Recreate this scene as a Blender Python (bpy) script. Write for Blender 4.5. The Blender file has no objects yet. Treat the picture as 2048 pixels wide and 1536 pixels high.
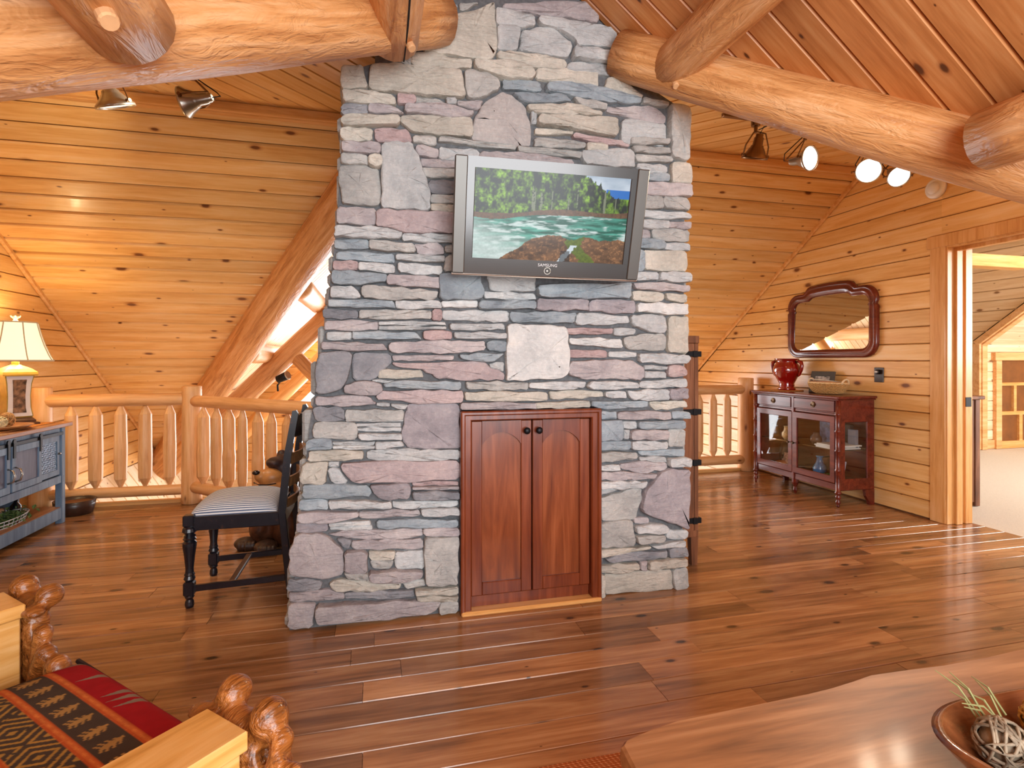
import bpy, bmesh, math, random
import numpy as np
from mathutils import Vector, Matrix, noise
PI = math.pi
S = bpy.context.scene
C = S.collection
rnd = random.Random(7)

# ------------------------------------------------------------------ camera, world, lights, exposure
cam_d = bpy.data.cameras.new('camera'); cam = bpy.data.objects.new('camera', cam_d); C.objects.link(cam)
cam_d.sensor_width = 36.0; cam_d.lens = 36.0 * 1095 / 2048; cam_d.shift_y = -47 / 2048; cam_d.clip_start = 0.02
cam.location = (0, 0, 1.2); cam.rotation_euler = (PI / 2, 0, -math.atan2(.2428, .9701))
S.camera = cam
S.view_settings.view_transform = 'Standard'; S.view_settings.look = 'None'
S.view_settings.gamma = 1.0; S.view_settings.use_curve_mapping = False
S.view_settings.exposure = 0.55
try:
    S.cycles.use_denoising = True; S.cycles.max_bounces = 8; S.cycles.diffuse_bounces = 4
    S.cycles.glossy_bounces = 4; S.cycles.transmission_bounces = 6; S.cycles.transparent_max_bounces = 10
    S.cycles.sample_clamp_indirect = 8.0; S.cycles.caustics_reflective = False; S.cycles.caustics_refractive = False
except Exception: pass
world = bpy.data.worlds.new('sky'); S.world = world; world.use_nodes = True
_bg = world.node_tree.nodes['Background']; _bg.inputs[0].default_value = (.92, .96, 1, 1); _bg.inputs[1].default_value = 1.0

def area_light(name, loc, target, sx, sy, watts, col):
    l = bpy.data.lights.new(name, 'AREA'); l.shape = 'RECTANGLE'; l.size = sx; l.size_y = sy; l.energy = watts; l.color = col
    o = bpy.data.objects.new(name, l); C.objects.link(o); o.location = loc
    o.rotation_euler = (Vector(target) - Vector(loc)).to_track_quat('-Z', 'Y').to_euler()
    return o
area_light('dormer_window_daylight', (.72, -1.75, 1.5), (.72, 2, 1.25), 2.6, 2.0, 125, (.92, .96, 1))
area_light('great_room_window_daylight', (.7, 9.0, .6), (-.2, 5, .3), 3.6, 3.2, 260, (.9, .95, 1))
area_light('great_room_low_fill', (.7, 6.6, -2.2), (.7, 6.6, 2), 4.0, 2.0, 110, (.95, .97, 1))  # added upward fill to whiten the boards below the railing
area_light('bedroom_fill', (7.6, .9, 1.8), (7.0, 5.2, .9), 1.8, 1.4, 165, (1, .97, .94))  # added fill that brightens the bedroom; no window stands behind it

# ------------------------------------------------------------------ helpers
def srgb(h):
    h = h.lstrip('#'); v = [int(h[i:i + 2], 16) / 255 for i in (0, 2, 4)]
    return tuple((c / 12.92 if c <= .04045 else ((c + .055) / 1.055) ** 2.4) for c in v) + (1,)

WO = {}; LM = {}                                   # world origin of every parent
def thing(name, label, cat, loc=(0, 0, 0), group=None):
    o = bpy.data.objects.new(name, None); C.objects.link(o); o.location = loc; o.empty_display_size = .05
    o['label'] = label; o['category'] = cat
    if group: o['group'] = group
    WO[o.name] = Vector(loc); return o
def tag(o, label, cat, group=None):
    o['label'] = label; o['category'] = cat
    if group: o['group'] = group
    return o
def link(name, me, mats, parent=None, origin=None, smooth=False, label=None, kind=None):
    """me is in world coordinates; the object's origin goes to its parent's base or to `origin`"""
    if isinstance(me, bmesh.types.BMesh):
        bm = me; me = bpy.data.meshes.new(name); bm.to_mesh(me); bm.free()
    w = WO[parent.name] if parent else Vector(origin or (0, 0, 0))
    if w.length > 0: me.transform(Matrix.Translation(-w))
    for m in (mats if isinstance(mats, (list, tuple)) else [mats]): me.materials.append(m)
    if smooth: me.polygons.foreach_set('use_smooth', [True] * len(me.polygons))
    o = bpy.data.objects.new(name, me); C.objects.link(o)
    if parent: o.parent = parent
    else: o.location = w
    WO[o.name] = w
    if label: o['label'] = label
    if kind: o['kind'] = kind
    return o
def mesh(v, f):
    me = bpy.data.meshes.new('m'); me.from_pydata([tuple(x) for x in v], [], f); me.update(); return me
def join(*bms):
    out = bmesh.new()
    for b in bms:
        me = b
        if isinstance(b, bmesh.types.BMesh):
            me = bpy.data.meshes.new('t'); b.to_mesh(me); b.free()
        out.from_mesh(me); bpy.data.meshes.remove(me)
    return out
jit = random.Random(99)
def box(x0, y0, z0, x1, y1, z1, bev=.004, seg=1):
    j = lambda: jit.uniform(-.0003, .0003)          # pieces never share a face exactly
    x0, y0, z0, x1, y1, z1 = x0 + j(), y0 + j(), z0 + j(), x1 + j(), y1 + j(), z1 + j()
    bm = bmesh.new(); bmesh.ops.create_cube(bm, size=1)
    for v in bm.verts:
        v.co = Vector((x0 + (v.co.x + .5) * (x1 - x0), y0 + (v.co.y + .5) * (y1 - y0), z0 + (v.co.z + .5) * (z1 - z0)))
    if bev > 0:
        b = min(bev, .45 * min(abs(x1 - x0), abs(y1 - y0), abs(z1 - z0)))
        bmesh.ops.bevel(bm, geom=bm.edges[:], offset=b, segments=seg, affect='EDGES', profile=.5)
    return bm
def frame_of(d):
    d = Vector(d).normalized(); up = Vector((0, 0, 1)) if abs(d.z) < .95 else Vector((1, 0, 0))
    s = d.cross(up).normalized(); u = s.cross(d).normalized(); return d, s, u
def bar(p, q, w, h, bev=.003):
    """rectangular bar from p to q, w sideways, h upwards"""
    p, q = Vector(p), Vector(q); d, s, u = frame_of(q - p); L = (q - p).length
    bm = box(0, -w / 2, -h / 2, L, w / 2, h / 2, bev)
    M = Matrix((d, s, u)).transposed().to_4x4(); M.translation = p
    bm.transform(M); return bm
def lathe(prof, loc=(0, 0, 0), axis=(0, 0, 1), seg=20, cap=True):
    """prof = [(r, h)...]; revolved about axis through loc"""
    d, s, u = frame_of(axis); loc = Vector(loc); v = []; f = []
    for r, h in prof:
        for i in range(seg):
            a = 2 * PI * i / seg; v.append(loc + d * h + (s * math.cos(a) + u * math.sin(a)) * r)
    n = len(prof)
    for j in range(n - 1):
        for i in range(seg):
            k = (i + 1) % seg; f.append((j * seg + i, j * seg + k, (j + 1) * seg + k, (j + 1) * seg + i))
    if cap:
        f.append(tuple(range(seg - 1, -1, -1))); f.append(tuple(range((n - 1) * seg, n * seg)))
    me = mesh(v, f); bm = bmesh.new(); bm.from_mesh(me); bpy.data.meshes.remove(me)
    bmesh.ops.recalc_face_normals(bm, faces=bm.faces[:]); return bm
def tube(pts, r, seg=8, cap=True, closed=False):
    pts = [Vector(p) for p in pts]; n = len(pts); v = []; f = []
    rr = r if isinstance(r, (list, tuple)) else [r] * n
    prev = None
    for i, p in enumerate(pts):
        d = (pts[(i + 1) % n] - pts[i - 1]) if closed else (pts[min(i + 1, n - 1)] - pts[max(i - 1, 0)])
        d.normalize()
        if prev is None: _, s, u = frame_of(d)
        else:
            s = prev - d * prev.dot(d); s.normalize(); u = d.cross(s)
        prev = s
        for k in range(seg):
            a = 2 * PI * k / seg; v.append(p + (s * math.cos(a) + u * math.sin(a)) * rr[i])
    for j in range(n if closed else n - 1):
        for k in range(seg):
            m = (k + 1) % seg; jj = (j + 1) % n
            f.append((j * seg + k, j * seg + m, jj * seg + m, jj * seg + k))
    if cap and not closed:
        f.append(tuple(range(seg - 1, -1, -1))); f.append(tuple(range((n - 1) * seg, n * seg)))
    me = mesh(v, f); bm = bmesh.new(); bm.from_mesh(me); bpy.data.meshes.remove(me)
    bmesh.ops.recalc_face_normals(bm, faces=bm.faces[:]); return bm
def prism(poly, axis, a0, a1):
    """poly of 2D points in the plane normal to axis ('x': y,z  'y': x,z  'z': x,y), extruded a0..a1"""
    def P(u, v, a): return {'x': (a, u, v), 'y': (u, a, v), 'z': (u, v, a)}[axis]
    bm = bmesh.new(); A = [bm.verts.new(P(u, v, a0)) for u, v in poly]; B = [bm.verts.new(P(u, v, a1)) for u, v in poly]
    bm.faces.new(A); bm.faces.new(B[::-1]); n = len(poly)
    for i in range(n): bm.faces.new((A[i], A[(i + 1) % n], B[(i + 1) % n], B[i]))
    bmesh.ops.recalc_face_normals(bm, faces=bm.faces[:]); return bm
def blobs(items, voxel, smooth=2):
    """one continuous skin around ellipsoids ('e', centre, radii[, rotation matrix]) and capsules ('c', p, q, r0, r1)"""
    bm = bmesh.new()
    for it in items:
        t = bmesh.new()
        if it[0] == 'e':
            bmesh.ops.create_icosphere(t, subdivisions=3, radius=1)
            M = Matrix.Diagonal(Vector(it[2]).to_4d()); M[3][3] = 1
            if len(it) > 3: M = it[3].to_4x4() @ M
            M = Matrix.Translation(it[1]) @ M; t.transform(M)
        else:
            p, q = Vector(it[1]), Vector(it[2]); n = 7
            pts = [p.lerp(q, i / n) for i in range(n + 1)]; rs = [it[3] + (it[4] - it[3]) * i / n for i in range(n + 1)]
            t.free(); t = tube(pts, rs, 10)
            for c, r in ((p, it[3]), (q, it[4])):
                b = bmesh.new(); bmesh.ops.create_icosphere(b, subdivisions=2, radius=r); b.transform(Matrix.Translation(c)); t = join(t, b)
        bm = join(bm, t)
    me = bpy.data.meshes.new('blob'); bm.to_mesh(me); bm.free()
    o = bpy.data.objects.new('blob', me); C.objects.link(o)
    m = o.modifiers.new('r', 'REMESH'); m.mode = 'VOXEL'; m.voxel_size = voxel
    if smooth:
        s = o.modifiers.new('s', 'SMOOTH'); s.factor = .5; s.iterations = smooth
    dg = bpy.context.evaluated_depsgraph_get(); out = bpy.data.meshes.new_from_object(o.evaluated_get(dg))
    bpy.data.objects.remove(o); bpy.data.meshes.remove(me); out.materials.clear(); return out

# ------------------------------------------------------------------ materials
class NT:
    def __init__(s, name):
        s.m = bpy.data.materials.new(name); s.m.use_nodes = True; s.t = s.m.node_tree; s.n = s.t.nodes
        s.b = s.n['Principled BSDF']; s.out = s.n['Material Output']
    def new(s, t, **kw):
        x = s.n.new(t)
        for k, v in kw.items(): setattr(x, k, v)
        return x
    def lk(s, a, b): s.t.links.new(a, b)
    def math(s, op, a, b=None, clamp=False):
        x = s.new('ShaderNodeMath', operation=op, use_clamp=clamp)
        for i, q in enumerate((a, b)):
            if q is None: continue
            if isinstance(q, (int, float)): x.inputs[i].default_value = q
            else: s.lk(q, x.inputs[i])
        return x.outputs[0]
    def ramp(s, fac, stops):
        r = s.new('ShaderNodeValToRGB'); e = r.color_ramp.elements
        while len(e) < len(stops): e.new(.5)
        for i, (p, c) in enumerate(stops): e[i].position = p; e[i].color = srgb(c) if isinstance(c, str) else c
        s.lk(fac, r.inputs[0]); return r.outputs[0]
    def mix(s, fac, a, b, mode='MIX'):
        x = s.new('ShaderNodeMix', data_type='RGBA', blend_type=mode)
        for sock, q in ((x.inputs[0], fac), (x.inputs[6], a), (x.inputs[7], b)):
            if isinstance(q, (int, float)): sock.default_value = q
            elif isinstance(q, tuple): sock.default_value = q
            elif isinstance(q, str): sock.default_value = srgb(q)
            else: s.lk(q, sock)
        return x.outputs[2]
    def coords(s, scale, rand=True):
        tc = s.new('ShaderNodeTexCoord'); mp = s.new('ShaderNodeMapping'); mp.inputs['Scale'].default_value = scale
        s.lk(tc.outputs['Object'], mp.inputs[0])
        if rand:
            oi = s.new('ShaderNodeObjectInfo'); s.oi = oi
            mu = s.math('MULTIPLY', oi.outputs['Random'], 37.0); cb = s.new('ShaderNodeCombineXYZ')
            s.lk(mu, cb.inputs[0]); s.lk(mu, cb.inputs[1]); s.lk(mu, cb.inputs[2])
            s.lk(cb.outputs[0], mp.inputs['Location'])
        return mp.outputs[0]
    def noise(s, co, scale, detail=4, rough=.55, dist=0, out='Fac'):
        x = s.new('ShaderNodeTexNoise'); x.inputs['Scale'].default_value = scale; x.inputs['Detail'].default_value = detail
        x.inputs['Roughness'].default_value = rough; x.inputs['Distortion'].default_value = dist; s.lk(co, x.inputs['Vector'])
        return x.outputs[out]
    def bump(s, h, strength, dist=.01):
        x = s.new('ShaderNodeBump'); x.inputs['Strength'].default_value = strength; x.inputs['Distance'].default_value = dist
        s.lk(h, x.inputs['Height']); s.lk(x.outputs[0], s.b.inputs['Normal'])
    def fin(s, col, rough=.5, coat=0, spec=.5, metal=0):
        if isinstance(col, str): s.b.inputs['Base Color'].default_value = srgb(col)
        elif isinstance(col, tuple): s.b.inputs['Base Color'].default_value = col
        else: s.lk(col, s.b.inputs['Base Color'])
        if isinstance(rough, (int, float)): s.b.inputs['Roughness'].default_value = rough
        else: s.lk(rough, s.b.inputs['Roughness'])
        s.b.inputs['Coat Weight'].default_value = coat; s.b.inputs['Coat Roughness'].default_value = .12
        s.b.inputs['Specular IOR Level'].default_value = spec; s.b.inputs['Metallic'].default_value = metal
        return s.m

def wood(name, light, mid, dark, axis=0, fine=1.0, rough=.4, coat=0, knots=None, vary=.22, bump=.12, spec=.4, ring=1.0, flat=False, hew=False):
    """grain along the object's local axis; every piece shifts and shades by its own random number"""
    t = NT(name); sc = [14 * fine] * 3; sc[axis] = 1.1 * fine
    co = t.coords(tuple(sc)); n1 = t.noise(co, 1.0, 5, .6, .6 * ring); n2 = t.noise(co, 5.0, 3, .6, .2)
    f = t.math('ADD', t.math('MULTIPLY', n1, .72), t.math('MULTIPLY', n2, .28))
    col = t.ramp(f, [(.33, dark), (.5, mid), (.66, light)])
    if knots:
        ks = [5.0, 5.0, 5.0]; ks[axis] = 2.3
        tc = t.new('ShaderNodeTexCoord'); mp = t.new('ShaderNodeMapping'); mp.inputs['Scale'].default_value = ks
        t.lk(tc.outputs['Object'], mp.inputs[0])
        mu = t.math('MULTIPLY', t.oi.outputs['Random'], 53.0); cb = t.new('ShaderNodeCombineXYZ')
        for i in range(3): t.lk(mu, cb.inputs[i])
        t.lk(cb.outputs[0], mp.inputs['Location'])
        vo = t.new('ShaderNodeTexVoronoi', voronoi_dimensions='2D' if flat else '3D'); vo.inputs['Scale'].default_value = 1.0
        t.lk(mp.outputs[0], vo.inputs['Vector'])
        wob = t.math('MULTIPLY', t.math('SUBTRACT', t.noise(co, 6, 2), .5), .05)
        dd = t.math('ADD', vo.outputs['Distance'], wob)
        sep = t.new('ShaderNodeSeparateColor'); t.lk(vo.outputs['Color'], sep.inputs[0])
        size = t.math('ADD', t.math('MULTIPLY', t.math('POWER', sep.outputs[0], 2.0), .15), .02)
        q = t.math('DIVIDE', dd, size)
        halo = t.ramp(q, [(.0, (1, 1, 1, 1)), (.45, (.9, .9, .9, 1)), (.75, (.35, .35, .35, 1)), (1, (0, 0, 0, 1))])
        core = t.ramp(q, [(.0, (1, 1, 1, 1)), (.35, (1, 1, 1, 1)), (.6, (0, 0, 0, 1))])
        col = t.mix(t.math('MULTIPLY', halo, .75), col, knots[0]); col = t.mix(t.math('MULTIPLY', core, .8), col, knots[1])
    hs = t.new('ShaderNodeHueSaturation'); t.lk(col, hs.inputs['Color'])
    t.lk(t.math('ADD', t.math('MULTIPLY', t.oi.outputs['Random'], vary), 1 - vary * .5), hs.inputs['Value'])
    if hew:                                   # drawknife facets and tear-out
        s2 = [22.0] * 3; s2[axis] = 7.0; h2 = t.noise(t.coords(tuple(s2)), 1.0, 3, .65, 1.2)
        t.bump(t.math('ADD', t.math('MULTIPLY', f, .6), h2), bump, .012)
    elif bump: t.bump(f, bump, .004)
    return t.fin(hs.outputs[0], rough, coat, spec)

def plain(name, col, rough=.5, metal=0, coat=0, spec=.5, mottle=0, scale=20, bump=0):
    t = NT(name)
    if mottle or bump:
        co = t.coords((1, 1, 1)); n = t.noise(co, scale, 4)
        c = srgb(col); lo = tuple(max(0, x * (1 - mottle)) for x in c[:3]) + (1,); hi = tuple(min(1, x * (1 + mottle)) for x in c[:3]) + (1,)
        if bump: t.bump(n, bump, .003)
        return t.fin(t.ramp(n, [(.3, lo), (.7, hi)]), rough, coat, spec, metal)
    return t.fin(col, rough, coat, spec, metal)
def emit(name, col, k):
    t = NT(name); t.b.inputs['Base Color'].default_value = srgb(col); t.b.inputs['Emission Color'].default_value = srgb(col)
    t.b.inputs['Emission Strength'].default_value = k; return t.m
def glassy(name, tint=(.95, .97, .97, 1), k=.10):
    t = NT(name); t.n.remove(t.b); tr = t.new('ShaderNodeBsdfTransparent'); tr.inputs[0].default_value = tint
    gl = t.new('ShaderNodeBsdfGlossy'); gl.inputs['Roughness'].default_value = .02; mx = t.new('ShaderNodeMixShader'); mx.inputs[0].default_value = k
    t.lk(tr.outputs[0], mx.inputs[1]); t.lk(gl.outputs[0], mx.inputs[2]); t.lk(mx.outputs[0], t.out.inputs[0]); return t.m
def painted(name, rough=.6, spec=.3, emission=0):
    t = NT(name); a = t.new('ShaderNodeVertexColor'); a.layer_name = 'paint'
    if emission:
        t.lk(a.outputs[0], t.b.inputs['Emission Color']); t.b.inputs['Emission Strength'].default_value = emission
        return t.fin((.01, .01, .01, 1), rough, 0, spec)
    return t.fin(a.outputs[0], rough, 0, spec)

M = {}
M['pine'] = wood('honey_pine', '#f2cb92', '#eab974', '#d99d54', rough=.36, knots=('#a85e26', '#5a2a12'), vary=.2, coat=.12, flat=True)
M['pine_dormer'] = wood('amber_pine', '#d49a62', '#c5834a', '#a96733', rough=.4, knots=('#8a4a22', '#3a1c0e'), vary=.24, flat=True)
M['pine_pale'] = wood('pale_pine', '#f2dcc0', '#e9cda8', '#dbb88c', rough=.45, knots=('#b98a5c', '#6e4526'), vary=.12, flat=True)
M['log'] = wood('peeled_log', '#e8b684', '#d69a60', '#a96a36', rough=.42, knots=('#8f5228', '#4a2612'), fine=1.5, vary=.14, bump=1.0, hew=True)
M['log_pale'] = wood('pale_peeled_log', '#ecbf90', '#e2ac74', '#c98d52', rough=.45, knots=('#9a5524', '#5a2d14'), fine=1.2, vary=.16, bump=.3)
M['log_up'] = wood('pale_upright_log', '#ecbf90', '#e2ac74', '#c98d52', axis=2, rough=.45, knots=('#9a5524', '#5a2d14'), fine=1.2, vary=.16, bump=.3)
M['trim_up'] = wood('upright_pine_trim', '#ecba80', '#e0a662', '#cc8c48', axis=2, rough=.35, fine=1.4, vary=.12, coat=.1)
M['trim'] = wood('pine_trim', '#ecba80', '#e0a662', '#cc8c48', rough=.35, fine=1.4, vary=.12, coat=.1)
M['floor'] = wood('walnut_floor', '#b98a5e', '#9b6a42', '#694528', rough=.26, fine=.7, knots=('#5f3c22', '#33200f'), vary=.62, bump=.14, coat=.28, ring=2.2, flat=True)
M['cherry'] = wood('cherry_cabinet', '#8a4526', '#743418', '#56210e', axis=2, rough=.3, fine=1.0, vary=.06, coat=.25, bump=.05, ring=2.2)
M['mahogany'] = wood('mahogany', '#7d3220', '#67261a', '#4c170f', axis=1, rough=.25, fine=1.0, vary=.08, coat=.4, bump=.03)
M['oak_dark'] = wood('dark_oak', '#8d5c3e', '#75472c', '#50301d', axis=2, rough=.5, fine=1.2, vary=.1, bump=.3, ring=2)
M['walnut_slab'] = wood('walnut_slab', '#b58257', '#976339', '#6a4020', rough=.45, fine=.7, vary=.0, coat=.04, bump=.25, ring=3.0)
M['chair_wood'] = wood('golden_oak', '#e0b070', '#d39c54', '#b07832', rough=.32, fine=1.3, vary=.1, coat=.25, bump=.15, ring=2.6)
M['carving'] = wood('carved_wood', '#b8743a', '#905322', '#4a240c', rough=.3, fine=3.0, vary=.05, coat=.35, bump=1.0, hew=True)
M['joint'] = plain('shadowed_joint_wood', '#7a4a22', .7)
M['mortar'] = plain('grey_mortar', '#626365', .9, mottle=.25, scale=60, bump=.6)
M['iron'] = plain('black_iron', '#1a1c20', .45, metal=.6)
M['bronze'] = plain('bronze_metal', '#7a5a3c', .3, metal=.9)
M['nickel'] = plain('brushed_nickel', '#b9b4ab', .28, metal=.95)
M['peg'] = plain('pale_wood_peg', '#d9a878', .55, mottle=.12)
M['white'] = plain('white_plastic', '#ece6dc', .4)
M['glass'] = glassy('clear_glass', k=.05)
M['black'] = plain('black_void', '#0c0a09', .8)
M['carpet'] = plain('pale_carpet', '#d6cfc4', .95, mottle=.12, scale=160, bump=.8)

def stone_mat(name, a, b, c):
    t = NT(name); co = t.coords((1, 1, 1)); n = t.noise(co, 7, 5, .6, .4); n2 = t.noise(co, 55, 4, .7); n3 = t.noise(co, 3.0, 2)
    col = t.ramp(n, [(.3, a), (.52, b), (.72, c)])
    col = t.mix(t.math('MULTIPLY', n2, .35), col, t.ramp(n2, [(.35, '#54504c'), (.65, '#d8d4cc')]), 'OVERLAY')
    hs = t.new('ShaderNodeHueSaturation'); t.lk(col, hs.inputs['Color'])
    hs.inputs['Saturation'].default_value = .6
    t.lk(t.math('ADD', t.math('MULTIPLY', t.oi.outputs['Random'], .26), 1.02), hs.inputs['Value'])
    st = t.new('ShaderNodeMapping'); st.inputs['Scale'].default_value = (8, 8, 45); tc = t.new('ShaderNodeTexCoord'); t.lk(tc.outputs['Object'], st.inputs[0])
    n4 = t.noise(st.outputs[0], 1.0, 4, .6, .5)
    h = t.math('ADD', t.math('ADD', t.math('MULTIPLY', n2, .3), n), t.math('MULTIPLY', n4, .8)); t.bump(h, .95, .014)
    return t.fin(hs.outputs[0], .82, 0, .25)
STONE = {'t': stone_mat('tan_stone', '#a39c8b', '#b5ac99', '#c2b59f'), 'g': stone_mat('grey_stone', '#8f8f8b', '#a5a39d', '#b3aea5'),
         'l': stone_mat('light_grey_stone', '#9aa0a2', '#b0b3b3', '#c0bfba'), 'w': stone_mat('pale_stone', '#b1b4b3', '#c4c5c2', '#d0cdc5'),
         'b': stone_mat('blue_slate', '#6d7e8b', '#8496a1', '#9da9ae'), 'd': stone_mat('dark_slate', '#6d7079', '#82838a', '#989496'),
         'p': stone_mat('mauve_stone', '#93868a', '#a6999a', '#b3a6a2'), 'P': stone_mat('violet_stone', '#81787f', '#978b91', '#a99c9d'),
         'r': stone_mat('red_stone', '#95706e', '#a88280', '#b49792'), 'R': stone_mat('rosy_stone', '#937a7c', '#a68d8d', '#ad8f8a'),
         'a': stone_mat('warm_grey_stone', '#9b918e', '#aba19c', '#b5aba4')}

# ------------------------------------------------------------------ planks
def clip_range(poly, b):
    xs = []
    n = len(poly)
    for i in range(n):
        (a0, b0), (a1, b1) = poly[i], poly[(i + 1) % n]
        if (b0 - b) * (b1 - b) <= 0 and abs(b1 - b0) > 1e-9: xs.append(a0 + (a1 - a0) * (b - b0) / (b1 - b0))
    return (min(xs), max(xs)) if len(xs) > 1 and max(xs) - min(xs) > 1e-4 else None
def plank(parent, O, A, B, N, lo, hi, b0, b1, mat, th=.018, ch=.010, name='plank', gap=.0022):
    """board with chamfered edges in the plane O + a*A + b*B, face towards N; lo/hi = (start, end) at b0 and b1"""
    b0 += gap; b1 -= gap; ac = (lo[0] + lo[1] + hi[0] + hi[1]) / 4; bc = (b0 + b1) / 2
    prof = [(b0, -th), (b0, -ch), (b0 + ch * .55, 0), (b1 - ch * .55, 0), (b1, -ch), (b1, -th)]; v = []
    for e in (0, 1):
        for b, z in prof:
            k = (b - b0) / (b1 - b0); v.append((lo[e] + (hi[e] - lo[e]) * k - ac, b - bc, z))
    f = [(0, 1, 2, 3, 4, 5), (11, 10, 9, 8, 7, 6)] + [(i + 6, (i + 1) % 6 + 6, (i + 1) % 6, i) for i in range(6)]
    me = mesh(v, f); me.materials.append(mat); o = bpy.data.objects.new(name, me); C.objects.link(o)
    Mx = Matrix((A, B, N)).transposed().to_4x4(); Mx.translation = O + A * ac + B * bc
    o.parent = parent; o.matrix_local = Mx; return o
def plank_field(parent, O, A, B, poly, w, mat, start=None, th=.018, ch=.010, flip=False, name='plank', gap=.0019):
    O, A, B = Vector(O), Vector(A).normalized(), Vector(B).normalized(); N = A.cross(B)
    if flip: N = -N
    bs = [p[1] for p in poly]; b = min(bs) if start is None else start; out = []
    while b < max(bs) - .02:
        c0, c1 = max(b, min(bs) + 1e-4), min(b + w, max(bs) - 1e-4)
        lo, hi = clip_range(poly, c0), clip_range(poly, c1)
        if lo or hi:
            mid = clip_range(poly, (c0 + c1) / 2)
            if not lo: lo = hi if not mid else (mid[0], mid[1])
            if not hi: hi = lo if not mid else (mid[0], mid[1])
            if flip:      # keep a right-handed frame
                out.append(plank(parent, O, -A, B, N, (-lo[1], -lo[0]), (-hi[1], -hi[0]), c0, c1, mat, th, ch, name, gap))
            else: out.append(plank(parent, O, A, B, N, lo, hi, c0, c1, mat, th, ch, name, gap))
        b += w
    return out
def structure(name, bm, mat):
    o = link(name, bm, mat); o['kind'] = 'structure'; return o
def slab(pts, nrm, th):
    """flat polygon sheet pushed back along -nrm"""
    n = Vector(nrm).normalized(); bm = bmesh.new(); A = [bm.verts.new(Vector(p) - n * .02) for p in pts]; B = [bm.verts.new(Vector(p) - n * (.02 + th)) for p in pts]
    bm.faces.new(A); bm.faces.new(B[::-1]); k = len(pts)
    for i in range(k): bm.faces.new((A[i], A[(i + 1) % k], B[(i + 1) % k], B[i]))
    bmesh.ops.recalc_face_normals(bm, faces=bm.faces[:]); return bm
def log(name, p, q, r0, r1, mat, parent=None, seg=20, rings=14, wob=.05, round_end=.6, origin=None, seed=0):
    """hand-peeled log: slightly uneven round timber with eased ends; local X runs along it"""
    p, q = Vector(p), Vector(q); d, s, u = frame_of(q - p); L = (q - p).length; v = []; f = []
    hs = [0, .004] + [L * i / rings for i in range(1, rings)] + [L - .004, L]
    for j, h in enumerate(hs):
        r = r0 + (r1 - r0) * h / L
        if j in (0, len(hs) - 1): r *= round_end if round_end < 1 else 1
        for i in range(seg):
            a = 2 * PI * i / seg
            w = 1 + wob * noise.noise(Vector((h * 1.8 + seed * 9.1, math.cos(a) * 1.3, math.sin(a) * 1.3 + seed)))
            v.append((h - L / 2, math.cos(a) * r * w, math.sin(a) * r * w))
    n = len(hs)
    for j in range(n - 1):
        for i in range(seg):
            k = (i + 1) % seg; f.append((j * seg + i, j * seg + k, (j + 1) * seg + k, (j + 1) * seg + i))
    f.append(tuple(range(seg - 1, -1, -1))); f.append(tuple(range((n - 1) * seg, n * seg)))
    me = mesh(v, f); bm = bmesh.new(); bm.from_mesh(me); bmesh.ops.recalc_face_normals(bm, faces=bm.faces[:]); bm.to_mesh(me); bm.free()
    me.materials.append(mat)
    me.polygons.foreach_set('use_smooth', [len(pl.vertices) == 4 for pl in me.polygons])
    o = bpy.data.objects.new(name, me); C.objects.link(o)
    Mx = Matrix((d, s, u)).transposed().to_4x4(); Mx.translation = (p + q) / 2 - (WO[parent.name] if parent else Vector((0, 0, 0)))
    if parent: o.parent = parent
    o.matrix_local = Mx; WO[o.name] = (p + q) / 2; LM[o.name] = Mx
    return o
def peg(log_o, p, axis, r=.018, h=.03, name='wooden_peg'):
    bm = lathe([(r * .9, -.03), (r, 0), (r, h * .8), (r * .86, h)], p, axis, 14)
    me = bpy.data.meshes.new(name); bm.to_mesh(me); bm.free(); me.materials.append(M['peg']); o = bpy.data.objects.new(name, me); C.objects.link(o)
    o.parent = log_o; o.matrix_parent_inverse = LM[log_o.name].inverted(); return o

# ================================================================== STRUCTURE
V = Vector
XL, XR, YB, ZC = -2.69, 4.058, 3.80, 2.835            # side walls, ridge line of the far slope, flat ceiling
SL = .697                                             # fall of the far slope per metre
def z_far(y): return ZC - SL * (y - YB)

# ---- floor: dark hand-scraped boards of random length
fl = structure('floor', prism([(XL - .1, -1.9), (XR + .22, -1.9), (XR + .22, 3.2), (XR, 3.2), (XR, 5.22), (2.97, 5.22), (1.6, 3.85), (-.15, 3.85), (-1.5, 5.22), (XL - .1, 5.22)], 'z', -.25, -.016), M['floor'])
WO['floor'] = V((0, 0, 0)); nfl = 0
y = -.42; row = 0
while y < 5.2:
    yc = y + .0635
    segs = [(XL, 4.28 if 2.2 < yc < 3.14 else XR)] if yc < 3.6 else [(XL, min(3.72 - yc, -.1)), (max(yc - 2.27, 1.6), XR)]
    for a, b in segs:
        x = a - rnd.random() * .9 if b - a > 1.5 else a
        while x < b - .02:
            L = rnd.choice((.62, .9, 1.2, 1.5, 1.85)) * rnd.uniform(.9, 1.1)
            e = min(x + L, b)
            if b - e < .3: e = b
            s = max(x, a)
            if e - s > .03 and not (s > -.1 and e < 1.55 and 2.66 < yc < 3.8):
                plank(fl, V((0, 0, rnd.uniform(-.0012, .0004))), V((1, 0, 0)), V((0, 1, 0)), V((0, 0, 1)), (s + .0008, e - .0008), (s + .0008, e - .0008), y, y + .127, M['floor'], .015, .005, gap=.0008); nfl += 1
            x = e if e < b else b
    y += .127; row += 1
structure('trim_1', join(box(XL, 5.18, -.25, -1.45, 5.225, .03, .004)), M['trim'])
structure('trim_2', join(bar((-1.47, 5.19, -.1), (-.2, 3.92, -.1), .04, .26), bar((1.66, 3.93, -.1), (2.93, 5.2, -.1), .04, .26), box(2.93, 5.18, -.25, XR, 5.225, .03)), M['trim'])

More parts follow.
